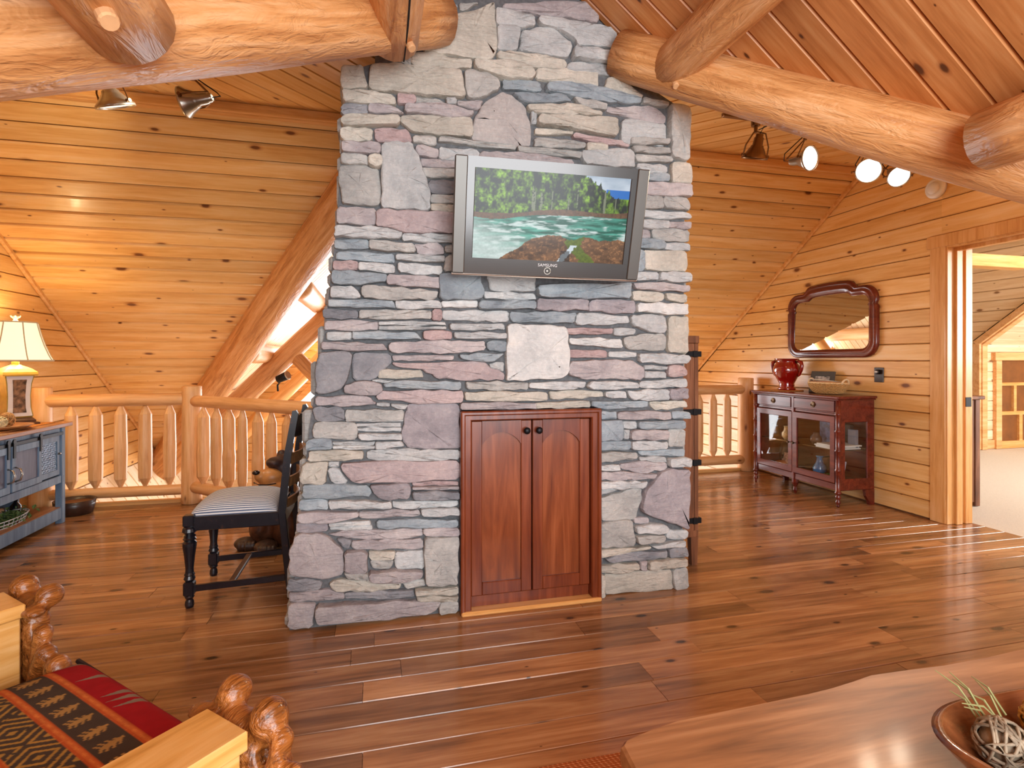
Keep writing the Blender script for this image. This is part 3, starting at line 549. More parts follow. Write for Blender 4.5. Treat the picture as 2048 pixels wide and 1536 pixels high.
# ================================================================== CHIMNEY
ch = thing('stone_chimney', 'broad tapering chimney of stacked ledge stone in the middle of the loft', 'chimney', (.62, 2.6, 0))
YF = 2.605
core = join(prism([(-.37, 0), (.40, 0), (.40, .97), (1.09, .97), (1.09, 0), (1.585, 0), (1.60, 2.5), (1.60, 2.53), (1.33, 2.66), (1.2, 2.82), (1.17, 2.86), (RX, 3.2), (.3, 2.87), (.23, 2.80), (.2, 2.66), (-.12, 2.52), (-.145, 2.2), (-.17, 1.8), (-.22, 1.33), (-.285, .9)], 'y', YF, YF + .05),
            prism([(-.355, 0), (1.57, 0), (1.59, 2.5), (1.2, 2.8), (RX, 3.2), (.25, 2.8), (-.115, 2.5), (-.16, 1.8), (-.215, 1.33), (-.275, .9)], 'y', YF + .05, 3.83))
link('mortar_core', core, M['mortar'], ch)
STONES = """b 264,2880 387,2886 327,2840 264,2821
g 392,2901 486,2916 397,2865
t 277,2792 495,2890 547,2926 559,2928 568,2695 538,2649 448,2644 223,2650
l 571,2901 756,2892 761,2846 687,2826 573,2821
t 169,2633 273,2650 341,2629 446,2634 441,2592 282,2573 169,2574
g 118,2601 161,2618 158,2577 116,2588
t -143,2529 -57,2540 -32,2442 -143,2430
t -14,2550 103,2575 161,2567 392,2576 415,2461 392,2449 192,2446 -25,2434
g 415,2577 524,2575 580,2550 580,2509 453,2452 429,2456
t 461,2629 680,2642 751,2625 751,2577 611,2567 466,2590
t 573,2689 670,2702 788,2709 849,2705 927,2699 925,2657 758,2645 583,2657
l 575,2815 684,2821 670,2716 575,2703
l 703,2816 849,2851 958,2783 930,2714 849,2715 685,2714
l 778,2891 1065,2892 1184,2896 1198,2790 981,2779 969,2813 879,2846 793,2848
p 607,2935 1033,3004 1094,2959 1094,2910 1054,2904 925,2916 768,2906 611,2910
l 969,2762 1189,2766 1184,2717 1023,2709 961,2703
t 776,2638 1094,2667 1096,2584 1028,2583 771,2587
l 940,2688 1200,2710 1214,2658 1107,2654 930,2654
t 1152,2640 1219,2646 1343,2574 1336,2560 1136,2584
b 602,2556 786,2572 797,2528 602,2514
b 823,2565 930,2583 1128,2578 1331,2552 1325,2529 1230,2513 961,2516 828,2527
b 648,2491 899,2514 943,2483 699,2455
a 597,2495 641,2486 712,2437 741,2338 739,2259 694,2250 452,2260 468,2366 516,2438
t 724,2448 961,2475 1104,2449 1104,2432 778,2411 734,2425
g 963,2512 1139,2500 1133,2472 1018,2472
p 1147,2491 1411,2521 1475,2475 1470,2436 1317,2445 1147,2467
g 1347,2559 1481,2546 1481,2527 1347,2531
l 745,2417 769,2420 769,2367 745,2365
t 781,2402 1195,2432 1195,2343 1117,2338 971,2355 839,2358 778,2359
l 1232,2436 1475,2437 1475,2325 1227,2316
g 1495,2533 1603,2530 1603,2256 1503,2264
t 769,2343 958,2344 953,2329 769,2315
g 764,2297 930,2300 1023,2293 1020,2267 764,2252
r 969,2340 1117,2330 1265,2322 1265,2298 1086,2303 963,2314
t 1036,2292 1141,2292 1141,2266 1036,2256
g 1276,2339 1492,2353 1478,2324 1276,2309
g 1286,2301 1492,2310 1498,2284 1297,2271
g 1303,2262 1509,2266 1509,2242 1314,2227
l 1319,2216 1475,2217 1478,2182 1366,2172 1314,2197
b 1311,2161 1481,2170 1484,2133 1311,2123
t 1514,2236 1618,2235 1618,2136 1509,2133
p 1322,2116 1612,2127 1618,2064 1322,2048
g 1322,2045 1453,2053 1458,1997 1322,1989
g 1458,2054 1595,2053 1612,1992 1469,1998
l 1322,1983 1612,1978 1624,1952 1322,1939
l 1317,1927 1493,1929 1487,1892 1317,1887
p 1498,1924 1618,1932 1615,1898 1498,1895
p 1311,1874 1381,1877 1386,1836 1311,1833
g 1396,1883 1618,1891 1615,1833 1411,1832
b 1300,1824 1453,1825 1464,1784 1300,1778
l 1475,1814 1618,1819 1618,1784 1480,1785
t 1352,1770 1601,1779 1601,1673 1358,1673
b 1289,1771 1347,1760 1342,1663 1289,1662
l 1289,1654 1425,1657 1425,1621 1289,1612
l 1441,1658 1613,1659 1613,1617 1435,1616
p 1286,1595 1411,1602 1606,1595 1606,1564 1439,1564 1303,1569
l 1005,2250 1281,2285 1298,2196 1026,2187
g 677,2243 1010,2245 994,2214 682,2216
g 297,2254 666,2244 656,2223 293,2230
l 297,2202 481,2206 481,2156 297,2144
p 490,2199 683,2212 959,2199 959,2160 490,2143
t -140,2418 -10,2427 83,2420 92,2381 -135,2367
r 105,2434 181,2435 181,2398 105,2391
g 184,2433 282,2432 334,2412 184,2397
l 329,2436 370,2440 372,2415 334,2412
p 385,2435 502,2447 484,2406 385,2414
d -146,2356 -35,2369 -33,2322 -146,2311
p -25,2368 75,2366 127,2339 -25,2331
p 140,2387 332,2404 464,2387 418,2357 136,2345
t -142,2306 110,2325 105,2284 -144,2261
t 118,2330 192,2343 446,2357 446,2263 327,2265 169,2267 118,2302
t -148,2249 -12,2258 -16,2204 -144,2196
r 0,2262 145,2275 167,2217 86,2205 5,2206
g 176,2246 275,2249 277,2210 176,2218
p -141,2182 19,2189 19,2143 -140,2142
l 32,2190 163,2203 203,2109 248,1981 248,1903 32,1900 32,2045
p 187,2204 286,2192 286,2154 198,2160
g -145,2134 -35,2131 -35,2094 -144,2094
t -25,2127 27,2136 27,2086 -25,2095
g -152,2076 -70,2090 14,2078 22,1921 -10,1910 -140,1914 -156,2012
p 211,2144 374,2149 374,2116 211,2111
g 216,2101 374,2106 374,2070 225,2063
d 243,2042 374,2048 374,1992 253,1985
g 256,1977 374,1981 374,1944 256,1940
t 256,1930 374,1931 374,1900 259,1902
p -163,1892 1,1894 -1,1822 -163,1817
R 9,1886 374,1896 374,1806 134,1795 42,1812 9,1812
l -169,1804 16,1806 119,1790 110,1762 -173,1755
b -173,1743 -29,1751 -29,1714 -173,1707
l 127,1786 374,1795 374,1757 127,1754
g -21,1749 172,1743 181,1702 -21,1710
p 180,1741 293,1752 316,1704 198,1696
g 325,1738 374,1740 374,1712 325,1714
b -167,1691 84,1694 84,1653 -167,1657
l 98,1690 312,1691 312,1665 98,1665
r -177,1647 -76,1647 -78,1613 -179,1609
l -68,1645 84,1640 84,1604 -68,1611
l 107,1652 303,1645 298,1603 109,1609
b -181,1603 49,1594 47,1562 -70,1545 -183,1545
p 57,1595 298,1590 294,1539 57,1549
g 325,1692 374,1689 374,1624 316,1622
l -187,1531 -102,1534 -60,1486 -189,1485
g -56,1538 32,1539 283,1524 274,1486 58,1480 -52,1486
b 296,1604 485,1602 502,1505 464,1491 296,1487
l 510,1531 759,1529 769,1502 515,1498
l 524,1613 764,1612 764,1543 543,1540
b -199,1474 78,1473 87,1441 -199,1441
l 95,1473 293,1479 302,1446 99,1441
w 305,1479 473,1486 473,1455 314,1451
b 486,1486 759,1491 759,1452 486,1448
d -224,1430 -81,1429 -77,1393 -220,1390
g -65,1429 252,1432 252,1395 -65,1391
r 264,1437 302,1438 302,1391 264,1393
l 314,1436 631,1440 631,1388 314,1391
p -216,1378 13,1378 9,1341 -216,1338
l 21,1378 315,1381 320,1366 21,1363
l 21,1358 320,1360 320,1346 21,1342
l 347,1375 602,1379 607,1350 351,1344
l -207,1326 -106,1328 -106,1296 -207,1295
b -94,1330 180,1331 207,1299 -94,1296
r 224,1336 347,1336 347,1302 224,1301
l 367,1333 612,1332 612,1307 370,1305
p -228,1283 31,1276 52,1248 -230,1249
p 64,1281 226,1291 506,1293 516,1251 372,1236 69,1239
b 524,1289 616,1290 614,1246 529,1251
p 82,1223 357,1223 354,1202 86,1199
b 393,1228 602,1233 549,1195 402,1208
d -236,1231 -102,1235 -110,1176 -144,1081 -180,1064 -253,1054 -253,1167
d -92,1231 65,1231 74,1193 -8,1113 -94,1111
R 78,1191 511,1191 535,1165 607,1136 602,1105 290,1115 213,1163 95,1172
l 539,1182 607,1191 602,1148 547,1166
t 25,1158 207,1155 216,1122 17,1119
p -77,1103 22,1093 31,1064 5,1044 -128,1055 -132,1086
l -9,1111 83,1108 50,1097 -5,1104
b 43,1093 93,1106 389,1099 389,1061 191,1073 47,1079
p -253,1040 -30,1036 5,1002 -113,997 -253,1000
R 17,1062 398,1057 398,1001 235,1002 8,1022
l 12,1005 61,1002 61,989 12,995
l 78,999 144,993 131,975 78,989
g 425,1098 724,1091 724,1057 430,1063
t 416,1050 824,1042 824,1003 421,1012
p 397,1000 769,990 769,963 397,968
t 770,992 1047,995 1054,964 770,964
d -269,988 -140,986 -136,932 -253,931
g -124,977 127,971 122,925 -124,927
P 148,993 384,993 389,785 153,797 124,834 137,941
b 770,1565 1271,1597 1268,1518 780,1514
t 1286,1555 1464,1550 1459,1513 1292,1509
t 1480,1551 1595,1549 1595,1509 1486,1519
P 775,1503 1036,1503 1039,1453 770,1450
P 1048,1501 1298,1508 1298,1444 1046,1449
w 1308,1495 1601,1498 1601,1443 1308,1449
b 638,1436 974,1438 959,1388 647,1388
l 983,1439 1260,1429 1271,1394 1086,1381 973,1381
l 1275,1432 1464,1434 1470,1346 1389,1350 1286,1379
t 1497,1429 1610,1431 1604,1240 1486,1247
w 626,1374 918,1365 928,1328 933,1141 897,1117 621,1105
r 927,1360 1174,1363 1168,1335 932,1332
l 1183,1364 1293,1360 1287,1334 1183,1330
w 942,1312 1217,1309 1228,1264 947,1282
g 1237,1315 1348,1336 1476,1337 1473,1255 1264,1259
r 942,1253 1142,1250 1142,1214 942,1216
l 1162,1245 1309,1240 1309,1219 1162,1219
l 1319,1235 1578,1231 1618,1213 1595,1184 1330,1189
p 947,1195 1271,1200 1342,1162 1337,1099 1117,1111 1023,1104 942,1131
l 1352,1175 1476,1167 1470,1154 1352,1154
l 1352,1145 1464,1139 1464,1110 1349,1111
r 1492,1170 1578,1167 1595,1122 1486,1118
l 736,1091 1026,1093 1016,1063 930,1056 736,1066
l 1035,1073 1059,1095 1309,1085 1315,1059 1065,1055
l 1330,1092 1584,1105 1590,1061 1324,1061
t 841,1047 1121,1043 1126,1017 851,1007
l 1135,1040 1238,1041 1244,1008 1141,1017
l 1254,1046 1487,1048 1490,996 1286,997
P 1497,1050 1595,1051 1598,999 1500,998
b 1062,994 1370,989 1370,963 1139,953 1067,969
t 1385,984 1595,987 1601,953 1424,941
b 1096,937 1192,939 1195,904 1096,907
p 1208,935 1497,931 1501,893 1208,901
b 1510,931 1608,925 1617,894 1515,897
b 1100,892 1223,892 1227,796 1100,794
l 1240,885 1309,883 1309,850 1240,855
b 1318,886 1582,883 1586,841 1322,849
l 1240,840 1268,839 1264,799 1240,799
p 1281,839 1480,836 1480,788 1277,795
g 1493,836 1591,833 1586,749 1498,749
b 1096,785 1272,786 1272,742 1100,746
l 1281,782 1480,775 1480,738 1285,742
b 1322,733 1587,733 1587,695 1335,710
g 1096,730 1305,725 1312,696 1100,686
l 1326,702 1471,695 1480,669 1335,683
l 1493,687 1613,682 1613,640 1493,646
l 1100,668 1207,666 1210,640 1100,646
p 1220,669 1307,676 1476,665 1480,631 1332,620 1228,643
p 1096,631 1210,632 1421,610 1404,586 1100,595
l 1100,587 1363,576 1346,540 1100,550
l 1100,543 1215,540 1108,516
g 1104,498 1334,540 1338,485 1305,384 1124,387
P 1442,613 1499,633 1608,620 1603,311 1334,427 1359,528
g 1096,369 1280,378 1297,249 1096,256
p 1302,384 1379,382 1379,357 1302,362
l 1302,350 1463,346 1488,316 1463,301 1310,313
g 1306,297 1463,289 1459,259 1317,257
l 1498,309 1608,297 1600,256 1485,269
t 1096,240 1379,239 1379,227 1124,205 1096,208
l 1393,238 1582,249 1582,219 1426,221
d 1140,193 1218,218 1480,204 1480,170 1164,172
d 1498,210 1591,213 1603,167 1502,169
d 1096,196 1115,194 1115,176 1096,178
t 1092,163 1313,158 1317,128 1234,113 1092,127
p 1330,160 1363,161 1359,117 1330,123
t 1376,163 1587,156 1591,118 1376,119
t 1092,111 1127,108 1131,2 1092,2
t 1140,110 1501,106 1514,2 1140,8
g 1515,105 1591,110 1600,6 1527,2
g -258,921 -87,917 -81,841 -264,854
l -123,932 124,926 121,917 -123,924
l -80,913 111,911 114,892 -77,899
l -78,894 114,889 114,871 -77,881
l -70,867 114,861 117,834 -64,841
b -291,845 -194,845 -190,803 -294,804
l -180,834 -3,828 -7,813 -180,820
l -180,816 -5,809 -7,795 -180,802
l 7,827 114,827 127,805 7,795
t -279,796 -55,787 -58,751 -288,751
l -32,782 11,791 389,776 389,731 44,737 -32,750
t -307,742 -206,744 -218,647 -319,656
l -199,744 -162,742 -162,723 -199,725
l -205,711 -162,712 -118,646 -184,649
R -152,735 385,724 385,635 -78,643 -115,671
b -307,645 -29,630 -16,580 -313,589
P -19,629 147,630 160,601 147,560 26,568
r 174,632 382,624 382,607 174,617
p 174,614 382,603 382,590 174,602
d 171,591 382,579 382,546 178,555
b -322,578 -206,571 -209,530 -325,540
l -199,571 68,554 71,524 -190,535
l 82,550 378,534 382,511 162,508 85,523
l 211,507 382,500 385,469 218,477
p -328,524 -80,514 -74,494 -229,475 -328,486
p -70,513 194,502 207,474 -67,484
l -196,469 -29,470 -22,452 -192,455
l -194,451 -20,448 -16,430 -190,437
b 10,467 378,448 378,414 13,431
P -334,476 -209,470 -209,435 -334,441
p -202,419 -129,431 214,412 214,382 77,373 -115,395
p 221,415 382,406 385,372 225,385
g 228,370 382,365 375,152 232,160
p -337,428 -241,427 -144,348 -137,239 -216,220 -361,254 -364,355
d -165,395 -106,384 -118,349 -140,364
p -99,380 214,368 217,321 -99,344
p -130,336 -36,328 -36,239 -130,251
t -22,327 88,318 81,282 -22,291
g -19,283 81,275 68,243 -6,250
l 95,314 221,310 221,225 95,240
g -130,244 -36,232 -29,202 -115,217
p -25,238 214,218 207,193 143,179 -19,194
d -367,231 -231,211 -243,171 -379,179
t -196,195 -154,214 114,171 107,148 -2,146 -177,161
g 125,176 221,174 224,150 144,141
p -367,170 -204,170 -137,146 -137,121 -364,132
d -130,149 167,135 174,108 90,103 -127,126
t 185,136 378,134 378,97 188,113
t 191,105 378,89 371,66 198,81
p -367,119 -261,111 -274,6 -373,18
p -252,109 295,77 295,53 248,11 -245,28
g 306,69 378,68 378,10 296,9"""
sr = random.Random(3)
def stone(parent, pts, mat, depth=.13):
    """rough-faced ledge stone: wavy outline, eased edge, slightly domed split face"""
    P = [Vector((x / 1000, z / 1000)) for x, z in pts]; n = len(P)
    ar = sum(P[i].x * P[(i + 1) % n].y - P[(i + 1) % n].x * P[i].y for i in range(n))
    if ar < 0: P.reverse()
    cen = sum(P, Vector((0, 0))) / n; w = max(p.x for p in P) - min(p.x for p in P); h = max(p.y for p in P) - min(p.y for p in P); sz = min(w, h)
    out = []
    for i in range(n):                     # eased corners, wavy edges
        a, b, c = P[i - 1], P[i], P[(i + 1) % n]
        k = min(.22 * sz, .3 * (a - b).length, .3 * (c - b).length, .014) * sr.uniform(.4, 1.1)
        if n > 8: k *= .6
        p0 = b + (a - b).normalized() * k; p1 = b + (c - b).normalized() * k
        out += [p0, p1]
        L = (c - b).length; m = int(min(7, L / .042))
        nrm = Vector((-(c - b).y, (c - b).x)).normalized()
        for j in range(1, m + 1): out.append(b.lerp(c, j / (m + 1)) + nrm * sr.uniform(-.0055, .005) * min(1, sz / .05))
    out = [p + (p - cen).normalized() * .0065 for p in out]
    N = len(out); yb = YF + depth; pr = sr.uniform(.018, .055) * min(1, .55 + sz / .12); yf = YF - pr; e = min(.006, .12 * sz); d = sr.uniform(-.004, .004)
    tx, tz = sr.uniform(-.05, .05), sr.uniform(-.07, .07)
    v = []
    for y, ins in ((YF + .01, 0), (yf + .012, 0), (yf + .003, e * .5), (yf, e * 1.6)):
        for p in out:
            r = (cen - p); q = p + r.normalized() * min(ins, r.length * .4)
            tilt = (q.x - cen.x) * tx + (q.y - cen.y) * tz if y < YF else 0
            v.append((q.x, y + max(-.02, min(.012, tilt)) + (sr.uniform(-.0022, .0022) if ins else 0), q.y))
    for p in out:
        q = cen.lerp(p, .52) + Vector((sr.uniform(-.1, .1), sr.uniform(-.1, .1))) * sz * .5; v.append((q.x, yf + (q.x - cen.x) * tx + (q.y - cen.y) * tz + sr.uniform(-.007, .004), q.y))
    v.append((cen.x, yf + d - .002, cen.y)); f = []
    for k in range(4):
        for i in range(N): j = (i + 1) % N; f.append((k * N + i, k * N + j, (k + 1) * N + j, (k + 1) * N + i))
    for i in range(N): f.append((4 * N + i, 4 * N + (i + 1) % N, 5 * N))
    o3 = Vector((cen.x, YF - .02, cen.y))
    me = mesh([Vector(q) - o3 for q in v], f); me.materials.append(mat)
    me.polygons.foreach_set('use_smooth', [True] * len(me.polygons))
    try: me.set_sharp_from_angle(angle=math.radians(24))
    except Exception: pass
    o = bpy.data.objects.new('stone', me); C.objects.link(o); o.parent = parent; o.location = o3 - WO[parent.name]; return o
nst = 0
for line in STONES.strip().splitlines():
    p = line.split(); stone(ch, [tuple(map(int, q.split(','))) for q in p[1:]], STONE[p[0]]); nst += 1
# courses returning along both flanks of the chimney
fb = bmesh.new()
for side in (0, 1):
    z = .0
    while z < 2.48:
        h = sr.choice((.06, .08, .1, .16)); y_ = YF + .012
        while y_ < 3.8:
            L = sr.uniform(.14, .5); e = min(y_ + L, 3.83); pr = sr.uniform(.012, .04); zc = z + h / 2
            xw = np.interp(zc, [0, .9, 1.33, 1.8, 2.5], [-.365, -.28, -.218, -.166, -.118]) if side == 0 else np.interp(zc, [0, 2.5], [1.575, 1.592])
            b = box(xw - pr, y_ + .004, z + .004, xw + .05, e - .004, z + h - .004, .012) if side == 0 else box(xw - .05, y_ + .004, z + .004, xw + pr, e - .004, z + h - .004, .012)
            fb = join(fb, b); y_ = e
        z += h
link('flank_stones', fb, STONE['g'], ch, kind='stuff')

structure('wall_dormer_end', prism([(.0, 2.55), (1.45, 2.55), (1.45, zd(1.45) + .02), (RX, RZ + .02), (.0, zd(0) + .02)], 'y', 2.603, 2.66), M['mortar'])
# cabinet let into the chimney
cb = thing('built_in_cabinet', 'cherry wood cabinet with two arched panel doors set into the chimney', 'cabinet', (.745, 2.6, 0))
x0, x1, zt = .396, 1.092, .955
link('face_frame', join(box(x0, 2.545, .0, x0 + .045, 2.61, zt, .005), box(x1 - .045, 2.545, .0, x1, 2.61, zt, .005), box(x0, 2.545, zt - .04, x1, 2.61, zt, .005),
                        box(x0 - .006, 2.536, .0, x0 + .016, 2.6, zt + .006, .006), box(x1 - .016, 2.536, .0, x1 + .006, 2.6, zt + .006, .006), box(x0 - .006, 2.536, zt - .016, x1 + .006, 2.6, zt + .006, .006)), M['cherry'], cb)
link('kick_board', box(x0 + .045, 2.585, .02, x1 - .045, 2.61, .075, .003), M['cherry'], cb)
link('sill_strip', box(x0 - .004, 2.53, 0, x1 + .004, 2.6, .022, .006), M['trim'], cb)
link('back_panel', box(x0 + .04, 2.60, .02, x1 - .04, 2.62, zt - .02, 0), M['black'], cb)
def arched_door(xa, xb, za, zb, knob_x):
    st = .052; xi, xj = xa + st, xb - st; zi, zj = za + .06, zb - .115; hh = .06; N = 14
    arc = [(xi + (xj - xi) * k / N, zj + hh * math.sin(PI * k / N) ** .75) for k in range(N + 1)]
    yf_, yb_ = 2.572, 2.592
    panel = prism([(xi - .004, zi - .004), (xj + .004, zi - .004)] + [(x, z + .004) for x, z in arc[::-1]], 'y', yf_ + .014, yb_)
    o = link('door', join(box(xa, yf_, za, xi, yb_, zb, .003), box(xj, yf_, za, xb, yb_, zb, .003), box(xi, yf_, za, xj, yb_, zi, .003),
                          prism([(xj, zb), (xi, zb)] + arc, 'y', yf_, yb_)), M['cherry'], cb)
    WO[o.name] = WO[cb.name]
    link('arched_panel', panel, M['cherry_panel'], o)
    link('knob', lathe([(.006, 0), (.006, .012), (.015, .016), (.017, .024), (.012, .031), (.004, .033)], (knob_x, yf_, zb - .05), (0, -1, 0), 14), M['iron'], o, smooth=True)
M['cherry_panel'] = wood('figured_cherry', '#9c5530', '#82401e', '#632b12', axis=2, rough=.28, fine=.55, vary=.05, coat=.3, bump=.04, ring=4.5)
arched_door(.445, .742, .078, zt - .045, .742 - .028); arched_door(.748, 1.045, .078, zt - .045, .748 + .028)

# ================================================================== OBJECTS
def local_thing(name, label, cat, mat, group=None):
    o = thing(name, label, cat, (0, 0, 0), group); o.matrix_world = mat; return o      # parts are given in the thing's own frame
def axes(o, x, y, z):
    m = Matrix((V(x), V(y), V(z))).transposed().to_4x4(); m.translation = V(o); return m
rg = np.random.default_rng(5)
def vnoise(x, y, seed=0):
    g = np.random.default_rng(seed).random((64, 64)); xi = np.floor(x).astype(int); yi = np.floor(y).astype(int); fx, fy = x - xi, y - yi
    fx = fx * fx * (3 - 2 * fx); fy = fy * fy * (3 - 2 * fy); G = lambda a, b: g[a % 64, b % 64]
    return (G(xi, yi) * (1 - fx) + G(xi + 1, yi) * fx) * (1 - fy) + (G(xi, yi + 1) * (1 - fx) + G(xi + 1, yi + 1) * fx) * fy
def fbm(x, y, seed=0, o=4):
    s = 0; a = .5
    for k in range(o): s = s + a * vnoise(x * 2 ** k, y * 2 ** k, seed + k); a *= .5
    return s / (1 - .5 ** o)
def lin(h): return np.array(srgb(h)[:3])
def paint(me, cols):
    a = me.color_attributes.new('paint', 'FLOAT_COLOR', 'POINT'); c = np.ones((len(me.vertices), 4), np.float32); c[:, :3] = cols; a.data.foreach_set('color', c.ravel())
def grid(nu, nv, fn):
    """vertices fn(u, v) for u, v in 0..1"""
    u, v = np.meshgrid(np.linspace(0, 1, nu), np.linspace(0, 1, nv)); P = fn(u.ravel(), v.ravel())
    f = [(j * nu + i, j * nu + i + 1, (j + 1) * nu + i + 1, (j + 1) * nu + i) for j in range(nv - 1) for i in range(nu - 1)]
    return mesh(P, f), u.ravel(), v.ravel()
def text_mesh(body, size, ext=.0006):
    c = bpy.data.curves.new('t', 'FONT'); c.body = body; c.size = size; c.extrude = ext; c.align_x = 'CENTER'; c.align_y = 'CENTER'; c.space_character = 1.08
    o = bpy.data.objects.new('t', c); C.objects.link(o); dg = bpy.context.evaluated_depsgraph_get(); me = bpy.data.meshes.new_from_object(o.evaluated_get(dg)); bpy.data.objects.remove(o); return me

# ---- television on the chimney
TW, TH = .880, .497
xa = V((.8767, -.0477, -.0089)).normalized(); ya = V((-.0073, -.1316, .4875)); ya = (ya - xa * ya.dot(xa)).normalized(); za = xa.cross(ya)
tv = local_thing('television', 'wall-mounted silver framed flat television showing a forest river, on the stone chimney', 'television', axes((.331, 2.4316, 1.592), xa, ya, za))
gun = plain('gloss_gunmetal', '#423f3d', .2, metal=.5, coat=.35); sil = plain('silver_bezel', '#5c5955', .38, metal=.7)
def tv_box(a, b, c, d, z0, z1, bev=.004): return box(a, b, z0, c, d, z1, bev)
link('housing', tv_box(.02, .02, TW - .02, TH - .02, -.075, -.02, .012), plain('dark_plastic', '#201f1e', .5), tv)
link('bezel', join(prism([(.055, 0), (TW - .055, 0), (TW - .055, .07), (.055, .07)], 'z', -.03, .0), prism([(.055, TH - .045), (TW - .055, TH - .045), (TW - .055, TH), (.055, TH)], 'z', -.03, .0),
                   tv_box(.052, .065, .09, TH - .042, -.03, 0, .003), tv_box(TW - .082, .065, TW - .05, TH - .042, -.03, 0, .003)), gun, tv)
for a in (0, TW - .055): link('side_strip', tv_box(a, .0, a + .055, TH, -.03, .006, .004), sil, tv)
link('bottom_lip', tube([(.0, -.004, -.006), (TW, -.004, -.006)], .006, 8), M['nickel'], tv)
link('mount_arm', join(box(.36, .2, -.16, .52, .3, -.07, .006), box(.40, .12, -.12, .48, .38, -.075, .004)), M['iron'], tv)
me, u, v = grid(330, 190, lambda u, v: np.c_[.088 + u * (TW - .168), .068 + v * (TH - .11), u * 0 - .004])
t_ = 1 - v; n1 = fbm(u * 40, v * 15, 11); n2 = fbm(u * 85, v * 55, 21, 3); n3 = fbm(u * 14, v * 38, 31); nb = fbm(u * 9, v * 9, 41)
col = np.zeros((len(u), 3))
sky = (lin('#8fa3b8')[None] * (1 - nb[:, None] * .5) + lin('#e6e8ec')[None] * (nb[:, None] * .8))
top = np.where(u < .70, -1, (u - .70) * .95) + (fbm(u * 70, u * 0, 51, 2) - .5) * .10 + .03 * np.abs(np.sin(u * 95))
tree = t_ > top; base = .535 - .10 * u + .02 * np.sin(u * 9)
hue = (np.clip((n1 - .36) * 2.6, 0, 1) ** 1.3)[:, None] * (.1 + 1.5 * np.clip(n2[:, None] - .25, 0, 1)) * (.5 + 1.0 * nb[:, None])
tcol = lin('#0a1406') * (1 - np.minimum(hue, 1)) + lin('#8fbc2a') * np.minimum(hue * 1.3, 1.2)
trunk = (vnoise(u * 55, v * 3, 61) > .86) & (t_ > .12) & (n2 > .35); tcol[trunk] = lin('#8a8f72') * .8
col[:] = sky; mtn = (u > .84) & (t_ > .145) & (t_ < .27); col[mtn] = lin('#1f6fc4')
far = (u > .78) & (t_ > .24); col[tree | far] = tcol[tree | far]
bank = t_ > base - .045 - .02 * nb; col[bank] = (lin('#6d4a2c') * (.4 + n2[:, None]))[bank]
riv = t_ > base + .01 * np.sin(u * 14)
wv = np.clip((fbm(u * 10 + t_ * 6, t_ * 46, 71) - .38) * 2.6, 0, 1)[:, None]; foamy = np.clip((t_ - .62) * 3.2 - u * 2.3 + .55, 0, 1)[:, None]
wcol = (lin('#0d5a48') * (1 - wv) + lin('#57b09b') * wv); w2 = np.clip((n3 - .52) * 5, 0, 1)[:, None]; wcol = wcol * (1 - w2 * .8) + lin('#e4f1ee') * w2 * .8
wcol = wcol * (1 - foamy * .8) + (lin('#dcebe6') * (.75 + .35 * n2[:, None])) * foamy * .8; col[riv] = wcol[riv]
rk = np.interp(u, [.17, .2, .3, .38, .5, .56, .63, .66, .72, .82, 1.0], [1.0, .95, .84, .75, .695, .70, .76, .73, .70, .735, .72]) + (fbm(u * 30, u * 0 + 3, 81, 3) - .5) * .05
rock = (t_ > rk) & (u > .17); rn = fbm(u * 16, v * 22, 91)[:, None]
rcol = lin('#26170e') * (1 - rn) + lin('#a5734a') * rn; rcol = np.where(n2[:, None] > .62, rcol * 1.6, rcol * .8); col[rock] = rcol[rock]
moss = rock & (np.abs(u - (.70 + .05 * np.sin(t_ * 14))) < .05 + .03 * (n2 - .5)); col[moss] = (lin('#5d6b1c') * (.5 + n2[:, None] * 1.1))[moss]
fall = rock & (np.abs(u - (.655 - (t_ - .8) * .42)) < .018 + .03 * (n2 - .4)) & (t_ > .8); col[fall] = lin('#d4dfe6')
dark = rock & (np.abs(u - .60) < .03 + .04 * (t_ - .85)) & (t_ > .87); col[dark] *= .25
paint(me, np.clip(col, 0, 1)); link('screen', me, painted('screen_picture', .2, .25, .62), tv)
tm = text_mesh('SAMSUNG', .019); tm.transform(Matrix.Translation((.437, .050, .001))); link('brand_lettering', tm, plain('print_silver', '#d8d8d8', .4), tv)
ring = [(.437 + .015 * math.cos(2 * PI * k / 24), .025 + .015 * math.sin(2 * PI * k / 24), .002) for k in range(24)]
link('power_ring', join(tube(ring, .0022, 6, closed=True), lathe([(.005, 0), (.004, .002)], (.437, .025, 0), (0, 0, 1), 12)), M['nickel'], tv)

# ---- display cabinet on the right wall
dc = thing('display_cabinet', 'mahogany display cabinet with bamboo-turned posts and glazed doors under the mirror', 'cabinet', (3.85, 4.19, 0))
X0, X1, Y0, Y1, ZB, ZT = 3.665, 4.035, 3.69, 4.69, .13, .885
link('top', join(box(X0 - .03, Y0 - .03, ZT, X1, Y1 + .03, ZT + .022, .006, 2), box(X0 - .018, Y0 - .018, ZT - .012, X1, Y1 + .018, ZT, .004)), M['mahogany'], dc)
link('case', join(box(X0 + .01, Y0 + .01, ZB, X1, Y1 - .01, ZB + .055, .003), box(X0 + .01, Y0 + .01, .745, X1, Y1 - .01, .765, .003), box(X0 + .012, Y0 + .02, .765, X0 + .03, Y1 - .02, ZT - .01, .002),
                  box(X1 - .012, Y0, ZB, X1, Y1, ZT, .002), box(X0 + .0, 4.175, ZB, X0 + .02, 4.205, ZT, .003), box(X0 + .01, Y1 - .03, ZB, X1, Y1 - .012, ZT - .01, .002)), M['mahogany'], dc)
